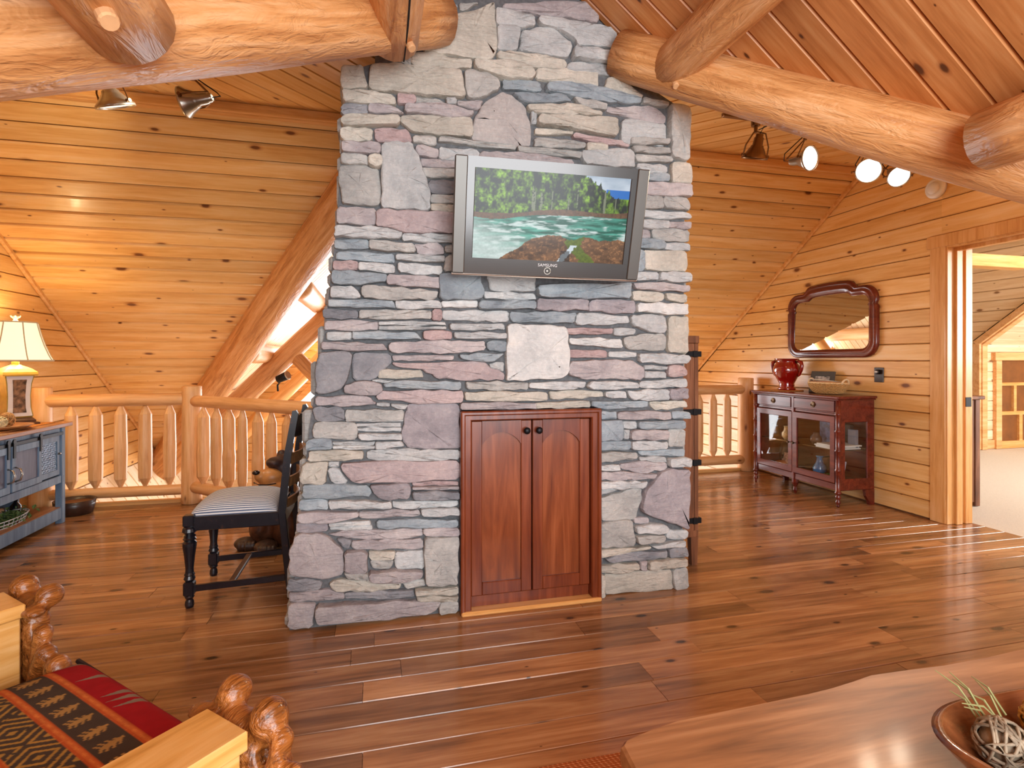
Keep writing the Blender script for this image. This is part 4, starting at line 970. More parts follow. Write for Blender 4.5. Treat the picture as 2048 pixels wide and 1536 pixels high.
link('side_panel', join(box(X0 + .02, Y0, .745, X1, Y0 + .014, ZT - .01, .003), box(X0 + .02, Y0, ZB, X1, Y0 + .018, .225, .004), box(X0 + .02, Y0, .69, X1, Y0 + .018, .755, .004),
                        box(X0 + .02, Y0, .2, X0 + .075, Y0 + .018, .72, .004), box(X1 - .075, Y0, .2, X1, Y0 + .018, .72, .004)), M['mahogany'], dc)
link('side_pane', box(X0 + .06, Y0 + .007, .21, X1 - .06, Y0 + .010, .70, 0), M['glass'], dc)
prof = [(.010, 0), (.014, .012), (.010, .02), (.019, .035), (.019, .05), (.010, .06), (.020, .075), (.021, .09), (.012, .1), (.026, .112), (.026, .122), (.018, .13)]
for zz in (.30, .46, .62, .76): prof += [(.019, zz - .012), (.025, zz - .004), (.025, zz + .004), (.019, zz + .012)]
prof += [(.02, ZT - .012)]
for y_ in (Y0 + .003, Y1 - .003): link('bamboo_post', lathe(prof, (X0 + .006, y_, 0), (0, 0, 1), 14), M['mahogany'], dc, smooth=True)
for y_ in (Y0, Y1 - .03): link('bracket_foot', prism([(X1, 0), (X1 - .05, 0), (X1 - .055, .03), (X1 - .085, .075), (X1 - .095, .13), (X1, .13)], 'y', y_, y_ + .028), M['mahogany'], dc)
link('centre_foot', lathe([(.01, 0), (.02, .03), (.014, .06), (.03, .1), (.03, .13)], (X0 + .03, 4.19, 0), (0, 0, 1), 10), M['mahogany'], dc)
hm = plain('aged_brass', '#5a4632', .35, metal=.9)
for ya_, yb_ in ((Y0 + .035, 4.17), (4.21, Y1 - .035)):
    d = link('drawer', box(X0 - .004, ya_, .775, X0 + .014, yb_, ZT - .018, .004), M['mahogany'], dc); yc = (ya_ + yb_) / 2
    link('oval_pull', join(lathe([(.004, 0), (.026, .001), (.026, .004), (.018, .006)], (X0 - .004, yc, .822), (-1, 0, 0), 16), tube([(X0 - .012, yc - .02, .824), (X0 - .016, yc - .012, .811), (X0 - .016, yc + .012, .811), (X0 - .012, yc + .02, .824)], .003, 6)), hm, d)
for k, (ya_, yb_) in enumerate(((Y0 + .03, 4.185), (4.195, Y1 - .03))):
    d = link('door', join(box(X0 - .004, ya_, .19, X0 + .014, ya_ + .05, .74, .004), box(X0 - .004, yb_ - .05, .19, X0 + .014, yb_, .74, .004), box(X0 - .004, ya_, .19, X0 + .014, yb_, .245, .004), box(X0 - .004, ya_, .685, X0 + .014, yb_, .74, .004)), M['mahogany'], dc)
    link('pane', box(X0 + .004, ya_ + .04, .23, X0 + .007, yb_ - .04, .70, 0), M['glass'], d)
    yk = yb_ - .025 if k == 0 else ya_ + .025
    link('knob', lathe([(.004, 0), (.004, .012), (.011, .016), (.011, .024), (.005, .028)], (X0 - .004, yk, .46), (-1, 0, 0), 10), hm, d)
link('glass_shelf', box(X0 + .03, Y0 + .025, .45, X1 - .02, Y1 - .035, .457, 0), glassy('shelf_glass', (.78, .9, .88, 1), .25), dc)
zs = .458; zl = ZB + .056
def lth(name, label, cat, prof, loc, mat, seg=18, group=None, smooth=True):
    o = link(name, lathe(prof, loc, (0, 0, 1), seg), mat, None, loc, smooth); return tag(o, label, cat, group)
lth('glass_jar', 'brown glass canister on the upper shelf, far left inside the display cabinet', 'jar', [(.035, 0), (.043, .02), (.043, .075), (.03, .1), (.034, .105), (.034, .122), (.012, .128), (.012, .14)], (3.80, 4.575, zs), plain('amber_glass', '#5a2f14', .12, coat=.6, mottle=.5, scale=40))
lth('cream_vase', 'squat cream pottery vase with dark scrolls beside the brown jar', 'vase', [(.03, 0), (.05, .03), (.052, .06), (.034, .085), (.03, .12), (.036, .125)], (3.76, 4.36, zs), plain('cream_pottery', '#d6bd8c', .3, mottle=.5, scale=45))
def bx(name, label, cat, a, b, mat, group=None, bev=.003):
    loc = ((a[0] + b[0]) / 2, (a[1] + b[1]) / 2, a[2]); o = link(name, box(*a, *b, bev), mat, None, loc); return tag(o, label, cat, group)
bx('framed_print', 'blue and white patterned print leaning at the upper left of the right glass door', 'picture', (3.93, 3.99, zs), (3.945, 4.16, zs + .20), plain('blue_white_print', '#7189b8', .4, mottle=.75, scale=22))
bx('dark_box', 'dark brown upright box at the back of the cabinet upper shelf', 'box', (3.94, 3.84, zs), (3.98, 3.96, zs + .19), plain('dark_board', '#2c1e1a', .6))
bx('grey_book', 'upright grey book right of the dark box behind the glass', 'book', (3.90, 3.745, zs), (3.93, 3.825, zs + .16), plain('grey_cover', '#7c7a86', .6))
lth('pottery_jug', 'small round brown pottery jug in front of the blue print', 'jug', [(.03, 0), (.048, .03), (.045, .065), (.022, .09), (.025, .1)], (3.80, 4.06, zs), plain('brown_pottery', '#6b5344', .35, mottle=.3))
for i, (dy, dz) in enumerate(((0, 0), (.015, .012), (-.01, .024))):
    bx('magazine', ('white magazine lowest in the pile on the glass shelf', 'white magazine in the middle of the pile on the glass shelf', 'white magazine on top of the pile on the glass shelf')[i], 'magazine',
       (3.69, 3.73 + dy, zs + dz), (3.94, 3.95 + dy, zs + dz + .0115), plain('paper_white', '#dcdad6', .5), 'magazines on the glass shelf', .002)
db = thing('shell_dish', 'orange and white fluted dish on the cabinet floor, lower left', 'dish', (3.78, 4.42, zl))
link('bowl', lathe([(.03, 0), (.05, .012), (.085, .05), (.08, .052), (.045, .018), (.0, .012)], (3.78, 4.42, zl), (0, 0, 1), 18, False), plain('orange_glaze', '#d9783a', .2, coat=.5), db, smooth=True)
link('patterned_card', box(3.83, 4.40, zl, 3.84, 4.52, zl + .13, .002), plain('red_white_pattern', '#c9a9a0', .5, mottle=.6, scale=60), db)
lth('black_pot', 'large dark round pot at the back of the lower left compartment', 'pot', [(.05, 0), (.085, .06), (.095, .12), (.075, .2), (.05, .22)], (3.915, 4.52, zl), plain('black_glaze', '#16171c', .2, coat=.5))
lth('blue_vase', 'bright blue glass vase low behind the right glass door', 'vase', [(.03, 0), (.055, .03), (.058, .07), (.03, .12), (.022, .16), (.034, .175)], (3.80, 4.02, zl), plain('blue_glass', '#2f78b4', .12, coat=.7, mottle=.4, scale=50))
lth('green_dish', 'shallow green glass dish on the cabinet floor, lower right', 'dish', [(.05, 0), (.07, .015), (.085, .04), (.08, .042), (.06, .02), (.0, .01)], (3.78, 3.86, zl), plain('green_glass', '#6f8b48', .15, coat=.6, mottle=.6, scale=60))
lth('gourd_bowl', 'brown gourd shaped bowl hanging shadowed below the glass shelf pile', 'bowl', [(.03, 0), (.075, .05), (.08, .1), (.05, .15), (.03, .16)], (3.92, 4.05, zl), plain('dull_brown', '#6d4a35', .5, mottle=.3))
o = bx('photo_book', 'white covered photo book leaning at the side pane of the cabinet', 'book', (3.74, 3.80, zl), (3.83, 3.815, zl + .16), plain('photo_cover', '#a8a4b4', .4, mottle=.5, scale=30))
o.rotation_euler = (0, .25, 0); o.location.z += .012

# things on the display cabinet
zc = ZT + .0225
mt = link('round_placemat', lathe([(.0, 0), (.145, 0), (.15, .003), (.145, .007), (0, .007)], (3.87, 4.50, zc), (0, 0, 1), 32, False), plain('tan_weave', '#c98d4c', .7, mottle=.25, scale=90, bump=.5), None, (3.87, 4.50, zc)); tag(mt, 'round tan placemat under the red urn', 'placemat')
zz = zc + .0075
urn = thing('red_urn', 'glossy red ceramic urn with two handles on the display cabinet', 'vase', (3.87, 4.50, zz))
redg = plain('red_glaze', '#8c0f0a', .09, coat=1.0, mottle=.18, scale=6)
link('body', lathe([(.0, 0), (.075, 0), (.08, .012), (.068, .03), (.066, .04), (.07, .048), (.064, .058), (.085, .10), (.115, .16), (.122, .195), (.115, .23), (.09, .265), (.088, .285), (.112, .30), (.11, .304), (.08, .292), (.075, .26), (.0, .25)], (3.87, 4.50, zz), (0, 0, 1), 36, False), redg, urn, smooth=True)
hd = V((.95, -.3, 0)).normalized()
for s in (1, -1):
    hs = V((.28, -.96, 0)).normalized() * s
    link('handle', tube([V((3.87, 4.50, zz)) + hs * r + V((0, 0, h)) for r, h in ((.095, .268), (.12, .278), (.145, .265), (.153, .235), (.146, .195), (.128, .15), (.112, .135))], [.016, .017, .018, .018, .016, .013, .009], 10), redg, urn, smooth=True)
bk_ = thing('wicker_basket', 'oval woven rope basket of papers on the right of the display cabinet', 'basket', (3.85, 3.98, zc))
def bask(u, v):
    a = 2 * PI * u; r = .62 + .38 * np.sin(np.clip(v, 0, 1) * PI / 2) ** .8; w = .010 * np.sign(np.sin(a * 26)) * np.sin(v * PI * 14) * (v > .05)
    return np.c_[3.85 + np.cos(a) * (.115 * r + w), 3.98 + np.sin(a) * (.185 * r + w), zc + .002 + v * .095]
me, u, v = grid(209, 44, bask); link('weave', join(me), plain('seagrass', '#c79a5e', .8, mottle=.45, scale=120, bump=.8), bk_, smooth=True)
link('rim', tube([(3.85 + .115 * math.cos(2 * PI * k / 40), 3.98 + .185 * math.sin(2 * PI * k / 40), zc + .098) for k in range(40)], .008, 8, closed=True), plain('pale_seagrass', '#e0bf8c', .8, mottle=.2, scale=80, bump=.5), bk_, smooth=True)
link('basket_floor', lathe([(0, 0), (.075, 0)], (3.85, 3.98, zc + .004), (0, 0, 1), 20, False), M['log_pale'], bk_)
for s in (1, -1): link('handle', tube([(3.85, 3.98 + s * (.175 + .0 * k) + s * .012 * math.sin(PI * k / 8), zc + .095 + .05 * math.sin(PI * k / 8)) if False else (3.85 + .035 * math.cos(PI * k / 8), 3.98 + s * (.178 + .014 * math.sin(PI * k / 8)), zc + .09 + .042 * math.sin(PI * k / 8)) for k in range(9)], .008, 8), plain('handle_rope', '#e6cda4', .8), bk_, smooth=True)
for i, (tx, c, nm) in enumerate(((.08, '#c7c2d0', 'pale mauve folded brochure lowest in the woven basket'), (-.12, '#d9905a', 'orange covered brochure leaning in the woven basket'), (.2, '#ddd3bf', 'cream leaflet on top in the woven basket'))):
    loc = (3.85, 3.97 + .02 * i, zc + .085 + .014 * i); o = link('brochure', box(-.07, -.12, 0, .07, .12, .006, .002), plain('brochure_%d' % i, c, .5), None, None); o.location = loc; o.rotation_euler = (.06 * (i - 1), .1, tx); tag(o, nm, 'brochure', 'papers in the basket')
pf = thing('picture_frame', 'grey tilted picture frame standing behind the woven basket', 'picture frame', (3.93, 4.15, zc))
def tilt(bm, loc, rx, rz=0):
    bm.transform(Matrix.Translation(loc) @ Matrix.Rotation(rz, 4, 'Z') @ Matrix.Rotation(rx, 4, 'Y')); return bm
gf = plain('grey_frame', '#4d4c4a', .5); L0 = (3.93, 4.15, zc)
link('frame', tilt(join(box(-.01, -.105, 0, .008, -.065, .2, .003), box(-.01, .065, 0, .008, .105, .2, .003), box(-.01, -.105, 0, .008, .105, .045, .003), box(-.01, -.105, .155, .008, .105, .2, .003)), L0, .3, .35), gf, pf)
link('photo', tilt(box(-.002, -.068, .04, .0, .068, .158, 0), L0, .3, .35), plain('bw_photo', '#a19c98', .3, mottle=.9, scale=40), pf)
link('easel_back', tilt(box(.008, -.09, .02, .013, .09, .19, 0), L0, .3, .35), M['black'], pf)

# ---- mirror on the right wall (outline in wall coordinates: Y to the left, Z up)
mr = thing('wall_mirror', 'mahogany framed mirror with a shaped crest on the right wall', 'mirror', (4.05, 4.165, 1.22))
cY, hw = 4.166, .505
def outline(hw, zb, zt, r, crest, notch):
    pts = []
    def arc(cx, cz, a0, a1, rr, n=7): return [(cx + rr * math.cos(a0 + (a1 - a0) * k / n), cz + rr * math.sin(a0 + (a1 - a0) * k / n)) for k in range(n + 1)]
    half = arc(hw - r, zb + r, -PI / 2, 0, r) + [(hw, zt - r * 1.25 - notch * 1.5)] + [(hw - notch, zt - r * 1.25 - notch * .4)] + arc(hw - r, zt - r, -.05, PI / 2, r)
    half += [(hw * .60, zt + .000), (hw * .55, zt + crest * .3), (hw * .50, zt + crest * .75), (hw * .42, zt + crest * .95), (hw * .25, zt + crest * 1.05), (0.001, zt + crest * 1.1)]
    return half + [(-x, z) for x, z in half[::-1]]
oo = outline(hw, 1.225, 1.845, .13, .065, .015); ii = outline(hw - .085, 1.303, 1.765, .07, .035, .012)
def ringm(seq):
    n = len(seq[0][0]); v = []; f = []
    for ol, x in seq: v += [(x, cY + a, z) for a, z in ol]
    for k in range(len(seq) - 1):
        for i in range(n): j = (i + 1) % n; f.append((k * n + i, k * n + j, (k + 1) * n + j, (k + 1) * n + i))
    bm = bmesh.new(); me = mesh(v, f); bm.from_mesh(me); bmesh.ops.recalc_face_normals(bm, faces=bm.faces[:]); return bm
def lerp_ol(t): return [(a[0] + (b[0] - a[0]) * t, a[1] + (b[1] - a[1]) * t) for a, b in zip(oo, ii)]
link('frame', ringm([(oo, 4.055), (oo, 4.035), (lerp_ol(.12), 4.022), (lerp_ol(.3), 4.02), (lerp_ol(.42), 4.028), (lerp_ol(.55), 4.014), (lerp_ol(.75), 4.018), (lerp_ol(.9), 4.032), (ii, 4.036), (ii, 4.055)]), M['mahogany'], mr, smooth=True)
mg = prism([(cY + a, z) for a, z in lerp_ol(.97)], 'x', 4.04, 4.05); mg.transform(Matrix.Translation((4.04, 0, 1.53)) @ Matrix.Rotation(math.radians(1.2), 4, 'Y') @ Matrix.Translation((-4.04, 0, -1.53)))
link('mirror_glass', mg, plain('silvered_glass', '#b8b0a4', .015, metal=1.0), mr)
sd = thing('smoke_detector', 'round white smoke detector high on the right wall', 'smoke detector', (XR, 3.186, 2.48))
link('base', lathe([(.075, 0), (.075, .018), (.07, .026), (.05, .03)], (XR, 3.186, 2.48), (-1, 0, 0), 32), M['white'], sd, smooth=True)
link('sensor_cap', lathe([(.045, .028), (.045, .038), (.04, .044), (.0, .045)], (XR, 3.186, 2.48), (-1, 0, 0), 28, False), M['white'], sd, smooth=True)
sw = thing('night_light', 'dark brown wall outlet with a plugged-in night light beside the mirror', 'outlet', (XR, 3.665, 1.02))
link('plate', box(XR - .008, 3.622, 1.02, XR + .002, 3.708, 1.142, .003), plain('brown_plate', '#2a1a14', .35), sw)
link('plug_body', lathe([(.02, 0), (.02, .02), (.014, .026)], (XR - .008, 3.665, 1.105), (-1, 0, 0), 14), plain('black_plug', '#120e0d', .3), sw)
link('lens', box(XR - .036, 3.652, 1.102, XR - .033, 3.678, 1.110, .001), M['white'], sw)

# ---- strapped oak cabinet behind the chimney's right edge
oc = thing('oak_strap_cabinet', 'tall narrow oak cabinet with black iron straps tucked behind the chimney right side', 'cabinet', (1.73, 3.2, 0))
link('side_panel', box(1.64, 2.85, .2, 1.815, 2.872, 1.30, .002), M['oak_dark'], oc)
link('body', box(1.64, 2.872, .2, 1.815, 3.5, 1.30, .002), M['oak_dark'], oc)
link('door', box(1.818, 2.852, .2, 1.842, 3.5, 1.30, .002), M['oak_dark'], oc)
link('top', box(1.635, 2.845, 1.30, 1.845, 3.51, 1.345, .004), M['oak_dark'], oc)
for zq in (1.238, .899, .602, .263):
    link('iron_strap', join(box(1.70, 2.843, zq - .016, 1.846, 2.851, zq + .016, .002), box(1.80, 2.838, zq - .019, 1.83, 2.846, zq + .019, .003), box(1.842, 2.843, zq - .016, 1.858, 2.95, zq + .016, .002)), M['iron'], oc)
for y_ in (2.852, 3.46):
    link('leg', prism([(1.80, .0), (1.835, .0), (1.842, .2), (1.79, .2)], 'y', y_, y_ + .04), M['oak_dark'], oc)
    link('leg', prism([(1.65, .0), (1.685, .0), (1.69, .2), (1.64, .2)], 'y', y_, y_ + .04), M['oak_dark'], oc)
link('bottom_rail', box(1.64, 2.85, .165, 1.842, 2.875, .205, .003), M['oak_dark'], oc)

# ---- dining chair left of the chimney, facing left
bp = NT('worn_black_paint'); co = bp.coords((1, 1, 1)); nn = bp.noise(co, 34, 5, .7); bp.fin(bp.ramp(nn, [(.3, '#0c0d16'), (.62, '#15161f'), (.70, '#4a2a1c')]), .3, .35); BP = bp.m
st = NT('striped_ticking'); tc = st.new('ShaderNodeTexCoord'); sp = st.new('ShaderNodeSeparateXYZ'); st.lk(tc.outputs['Object'], sp.inputs[0])
fr = st.math('FRACT', st.math('MULTIPLY', st.math('ADD', sp.outputs[1], sp.outputs[2]), 62.0)); st.fin(st.mix(st.math('GREATER_THAN', fr, .56), '#dcdad8', '#4b5a78'), .8, 0, .2)
dch = thing('dining_chair', 'worn black dining chair with a striped seat cushion beside the chimney', 'chair', (-.66, 3.17, 0))
xf, xb, yn, yf2 = -.875, -.455, 2.965, 3.375
lp = [(.017, 0), (.021, .012), (.019, .03), (.014, .04), (.022, .052), (.016, .062)]
up = [(.016, .125), (.026, .14), (.02, .155), (.024, .16), (.019, .17), (.018, .19), (.024, .25), (.031, .30), (.031, .315), (.022, .325), (.03, .333), (.022, .342), (.029, .348), (.02, .356), (.033, .37), (.03, .385), (.02, .398)]
for y_ in (yn, yf2):
    link('front_leg', join(lathe(lp, (xf, y_, 0), (0, 0, 1), 16), box(xf - .024, y_ - .024, .06, xf + .024, y_ + .024, .127, .006), lathe(up, (xf, y_, 0), (0, 0, 1), 16), box(xf - .025, y_ - .025, .365 + .03, xf + .025, y_ + .025, .45, .005)), BP, dch)
    o = link('back_post', join(bar((xb + .045, y_, .0), (xb, y_, .44), .034, .036), prism([(xb - .018, .43), (xb + .018, .43), (xb + .045, .72), (xb + .078, .93), (xb + .068, .948), (xb + .05, .945), (xb + .045, .92), (xb + .01, .72)], 'y', y_ - .017, y_ + .017)), BP, dch)
    link('side_rail', box(xf, y_ - .014, .372, xb, y_ + .014, .44, .004), BP, dch)
    link('side_stretcher', bar((xf, y_, .09), (xb + .03, y_, .105), .018, .032), BP, dch)
link('front_rail', box(xf - .014, yn, .372, xf + .014, yf2, .44, .004), BP, dch); link('back_rail', box(xb - .014, yn, .372, xb + .014, yf2, .44, .004), BP, dch)
link('cross_stretcher', bar((-.69, yn, .10), (-.69, yf2, .10), .03, .018), plain('worn_brown', '#4a2f22', .45, mottle=.3, scale=30), dch)
worn = plain('worn_wood', '#7a5230', .4, mottle=.35, scale=22)
for i, (zq, hh, xo) in enumerate(((.86, .10, .056), (.70, .055, .036), (.58, .05, .02), (.47, .045, .006))):
    v = []; n = 10
    bm = bmesh.new()
    for k in range(n):
        t0, t1 = k / n, (k + 1) / n; bow = lambda t: .045 * math.sin(PI * t); y0_, y1_ = yn + (yf2 - yn) * t0, yn + (yf2 - yn) * t1
        crest = .02 * math.sin(PI * (t0 + t1) / 2) if i == 0 else 0
        b = bar((xb + xo + bow(t0) - .004, y0_, zq + crest / 2), (xb + xo + bow(t1) - .004, y1_ + .002, zq + crest / 2), .014, hh + crest, .002); bm = join(bm, b)
    link('back_slat', bm, worn if i else BP, dch)
def cush(u, v):
    a = (u - .5) * 2; b = (v - .5) * 2; k = (1 - np.abs(a) ** 3.2) ** .55 * (1 - np.abs(b) ** 3.2) ** .55
    X = (xf - .022) + (xb - xf + .012) * u; Y = (yn - .012) + (yf2 - yn + .024) * v; sq = .93 + .07 * k
    return np.c_[(X - (xf + xb) / 2) * sq + (xf + xb) / 2, (Y - 3.17) * sq + 3.17, .437 + .075 * k]
me, u, v = grid(48, 48, cush); link('seat_cushion', me, st.m, dch, smooth=True)

# ---- carved bear behind the chair
br = thing('carved_bear', 'carved wooden bear with a pale muzzle crouching behind the striped chair', 'carving', (-.66, 3.82, 0))
fur = plain('carved_fur', '#5a3420', .45, mottle=.55, scale=26, bump=1.0)
body = blobs([('e', (-.60, 3.90, .20), (.17, .15, .20)), ('e', (-.55, 3.92, .40), (.11, .11, .13)), ('c', (-.66, 3.80, .30), (-.72, 3.78, .12), .06, .05), ('c', (-.52, 3.80, .30), (-.56, 3.74, .12), .06, .05),
              ('e', (-.70, 3.84, .12), (.09, .09, .12)), ('e', (-.55, 3.78, .12), (.09, .09, .12))], .014, 3)
link('body', body, fur, br, smooth=True)
for cx, cy, hw_ in ((-.80, 3.80, .055), (-.665, 3.70, .075)):
    items = [('e', (cx, cy, .035), (.07, hw_, .04))] + [('e', (cx - .03 + .022 * k, cy - hw_ * .72 - .004 * (2 - abs(k - 2)), .03), (.013, .03, .032)) for k in range(5)]
    link('paw', blobs(items, .007, 1), plain('carved_paw', '#3c2519', .5, mottle=.4, scale=40, bump=.8), br, smooth=True)
link('head', blobs([('e', (-.57, 3.83, .50), (.10, .10, .09)), ('e', (-.62, 3.79, .545), (.06, .075, .035)), ('e', (-.50, 3.80, .55), (.035, .03, .04)), ('e', (-.60, 3.90, .57), (.035, .03, .04))], .011, 2), plain('dark_fur', '#3a2524', .5, mottle=.5, scale=40, bump=.8), br, smooth=True)
link('muzzle', blobs([('e', (-.64, 3.76, .455), (.085, .07, .065)), ('e', (-.70, 3.745, .47), (.04, .045, .04)), ('e', (-.62, 3.75, .40), (.09, .07, .04))], .010, 2), plain('pale_carved_wood', '#c98a4e', .4, mottle=.2, scale=20), br, smooth=True)
link('nose', blobs([('e', (-.722, 3.715, .497), (.024, .02, .016))], .006, 1), plain('black_nose', '#1a0f0f', .3), br, smooth=True)
link('mouth', tube([(-.735, 3.715, .435), (-.70, 3.69, .425), (-.65, 3.68, .425), (-.60, 3.675, .432)], .004, 6), M['black'], br)

# ---- blue barn-door console at the left wall
blue = wood('blue_grey_paint', '#7e97b0', '#68809b', '#4d627c', axis=2, rough=.5, fine=1.2, vary=.1, bump=.15); blue2 = wood('blue_grey_panel', '#7a8094', '#686d82', '#53586c', axis=2, rough=.55, fine=1.4, vary=.1, bump=.15)
cn = thing('barn_door_console', 'blue-grey barn door console with a wood top against the left wall', 'console', (-2.44, 4.1, 0))
cx0, cx1, cy0, cy1 = -2.655, -2.235, 3.44, 4.76
link('top', join(box(cx0 - .015, cy0 - .04, .712, cx1 + .03, cy1 + .04, .742, .004)), wood('console_top', '#b8835a', '#a06c48', '#845436', axis=1, rough=.4, fine=1, vary=.05), cn)
for x_ in (cx0, cx1 - .045):
    for y_ in (cy0, cy1 - .045): link('leg', box(x_, y_, 0, x_ + .045, y_ + .045, .712, .003), blue, cn)
link('rail', join(box(cx1 - .035, cy0 + .04, .30, cx1 - .005, cy1 - .04, .355, .003), box(cx1 - .035, cy0 + .04, .66, cx1 - .01, cy1 - .04, .71, .003), box(cx0, cy1 - .035, .30, cx1, cy1 - .01, .355, .003), box(cx0, cy1 - .035, .66, cx1, cy1 - .01, .71, .003), box(cx0, cy0 + .01, .30, cx1, cy0 + .035, .355, .003)), blue, cn)
link('end_panel', join(box(cx0 + .04, cy1 - .03, .35, cx1 - .04, cy1 - .02, .67, 0), box(cx0 + .04, cy0 + .02, .35, cx1 - .04, cy0 + .03, .67, 0)), blue2, cn)
link('back_panel', join(box(cx0, cy0 + .03, .30, cx0 + .012, cy1 - .03, .71, 0), box(cx0, cy0 + .03, .30, cx1 - .04, cy1 - .03, .315, 0)), plain('dark_blue_inside', '#1c2733', .7), cn)
link('shelf', box(cx0 + .01, cy0 + .02, .10, cx1 - .012, cy1 - .02, .122, .002), bpy.data.materials['console_top'], cn)
link('shelf_rail', join(box(cx1 - .03, cy0 + .04, .035, cx1 - .004, cy1 - .04, .118, .003), box(cx0, cy1 - .03, .035, cx1, cy1 - .008, .118, .003)), blue, cn)
link('track_rail', box(cx1 + .004, cy0 + .05, .655, cx1 + .012, cy1 - .05, .678, .001), M['iron'], cn)
for ya_, yb_, hy in ((3.775, 4.095, 4.068), (4.115, 4.435, 4.142)):
    d = link('sliding_door', join(box(cx1 - .004, ya_, .365, cx1 + .016, ya_ + .035, .655, .002), box(cx1 - .004, yb_ - .035, .365, cx1 + .016, yb_, .655, .002), box(cx1 - .004, ya_, .365, cx1 + .016, yb_, .41, .002), box(cx1 - .004, ya_, .612, cx1 + .016, yb_, .655, .002)), blue, cn)
    link('door_panel', box(cx1 - .004, ya_ + .03, .40, cx1 + .006, yb_ - .03, .62, 0), blue2, d)
    for y_ in (ya_ + .018, yb_ - .018): link('roller_strap', join(box(cx1 + .016, y_ - .012, .58, cx1 + .022, y_ + .012, .70, .001), lathe([(.016, 0), (.016, .008)], (cx1 + .014, y_, .684), (1, 0, 0), 14)), M['iron'], d)
    link('pull_handle', tube([(cx1 + .018, hy, .52), (cx1 + .045, hy, .51), (cx1 + .055, hy, .475), (cx1 + .045, hy, .44), (cx1 + .018, hy, .43)], .006, 8), M['nickel'], d, smooth=True)
for ya_, yb_ in ((4.45, 4.70), (3.50, 3.76)):
    d = link('mesh_door', join(box(cx1 - .022, ya_, .365, cx1 - .008, ya_ + .03, .655, .002), box(cx1 - .022, yb_ - .03, .365, cx1 - .008, yb_, .655, .002), box(cx1 - .022, ya_, .365, cx1 - .008, yb_, .405, .002), box(cx1 - .022, ya_, .61, cx1 - .008, yb_, .655, .002)), blue, cn)
    bm = bmesh.new(); st_ = .028
    v = []; f = []
    for sgn in (1, -1):
        k = ya_ - .25
        while k < yb_:
            a0 = k if sgn > 0 else k + .12; p = []
            for zz in (.40, .615):
                p.append((a0 + sgn * (zz - .40) * .56, zz))
            lo, hi = ya_ + .028, yb_ - .028
            (ya0, za0), (ya1, za1) = p; sl = (ya1 - ya0) / (za1 - za0)
            t = [z for z in (.40, .615)]
            zl_, zh_ = .40, .615
            for lim in (lo, hi):
                zc_ = .40 + (lim - ya0) / sl
                if (sl > 0) == (lim == lo): zl_ = max(zl_, zc_)
                else: zh_ = min(zh_, zc_)
            if zh_ - zl_ > .01:
                i = len(v); x = cx1 - .014
                for zz in (zl_, zh_):
                    yy = ya0 + sl * (zz - .40); v += [(x, yy - .0016, zz), (x, yy + .0016, zz)]
                f.append((i, i + 1, i + 3, i + 2))
            k += .017
    link('wire_mesh', mesh(v, f), plain('steel_wire', '#9aa6b4', .4, metal=.7), d)
    link('latch', lathe([(.008, 0), (.008, .012), (.004, .016)], (cx1 - .008, yb_ - .015, .52), (1, 0, 0), 10), M['nickel'], d)
rn_ = link('table_runner', box(cx0 + .05, 3.5, .7425, -2.285, 4.735, .7465, .001), plain('orange_ribbed_cloth', '#d08a45', .85, mottle=.25, scale=90, bump=.6), None, (-2.45, 4.1, .7425)); tag(rn_, 'orange ribbed table runner laid along the console top', 'runner')
# lamp
lx, ly = -2.475, 4.625; lz = .747
lm = thing('table_lamp', 'table lamp with a bell shade and painted square pottery base on the console', 'lamp', (lx, ly, lz))
gold = plain('lamplit_olive_gold', '#a38a3c', .35, mottle=.25, scale=18, coat=.3)  # the lamp's glow on the base is put into this gold colour
link('plinth', join(lathe([(.15, 0), (.15, .012), (.125, .018), (.125, .03), (.10, .05)], (lx, ly, lz), (0, 0, 1), 4)), plain('dark_bronze_plinth', '#5a3a2a', .3, mottle=.3), lm)
link('body', lathe([(.100, .05), (.108, .06), (.095, .12), (.092, .2), (.10, .29), (.115, .345)], (lx, ly, lz), (0, 0, 1), 4), gold, lm)
link('cap', lathe([(.135, .345), (.14, .355), (.135, .372), (.10, .395), (.05, .415), (.024, .425)], (lx, ly, lz), (0, 0, 1), 4), plain('gold_cap', '#c9a24a', .3, coat=.3), lm)
link('neck', lathe([(.024, .42), (.022, .44), (.022, .50), (.01, .51), (.006, .70)], (lx, ly, lz), (0, 0, 1), 12), gold, lm, smooth=True)
def face_quad(za, zb, ia, ib, off):     # panel lying on the face turned to the room
    v = []; 
    for z, r in ((za, ia), (zb, ib)):
        c0, c1 = V((lx, ly - r, lz + z)), V((lx + r, ly, lz + z)); n = V((1, -1, 0)).normalized() * off
        v += [c0.lerp(c1, .12) + n, c0.lerp(c1, .88) + n]
    return mesh(v, [(0, 1, 3, 2)])
def ribbon(rows, t0, t1, off):
    v = []; f = []
    for z, r in rows:
        c0, c1 = V((lx, ly - r, lz + z)), V((lx + r, ly, lz + z)); n = V((1, -1, 0)).normalized() * off; v += [c0.lerp(c1, t0) + n, c0.lerp(c1, t1) + n]
    for i in range(len(rows) - 1): f.append((2 * i, 2 * i + 1, 2 * i + 3, 2 * i + 2))
    return mesh(v, f)
rows = [(.06, .108), (.12, .095), (.2, .092), (.29, .10), (.343, .1145)]; rows2 = [(.085, .103), (.12, .095), (.2, .092), (.29, .10), (.318, .1075)]
link('white_panel', ribbon(rows, .04, .96, .002), plain('cream_panel', '#d9d0cc', .35), lm)
link('painted_scene', ribbon(rows2, .24, .76, .004), plain('painted_leaf_scene', '#7a5a42', .4, mottle=.95, scale=30), lm)
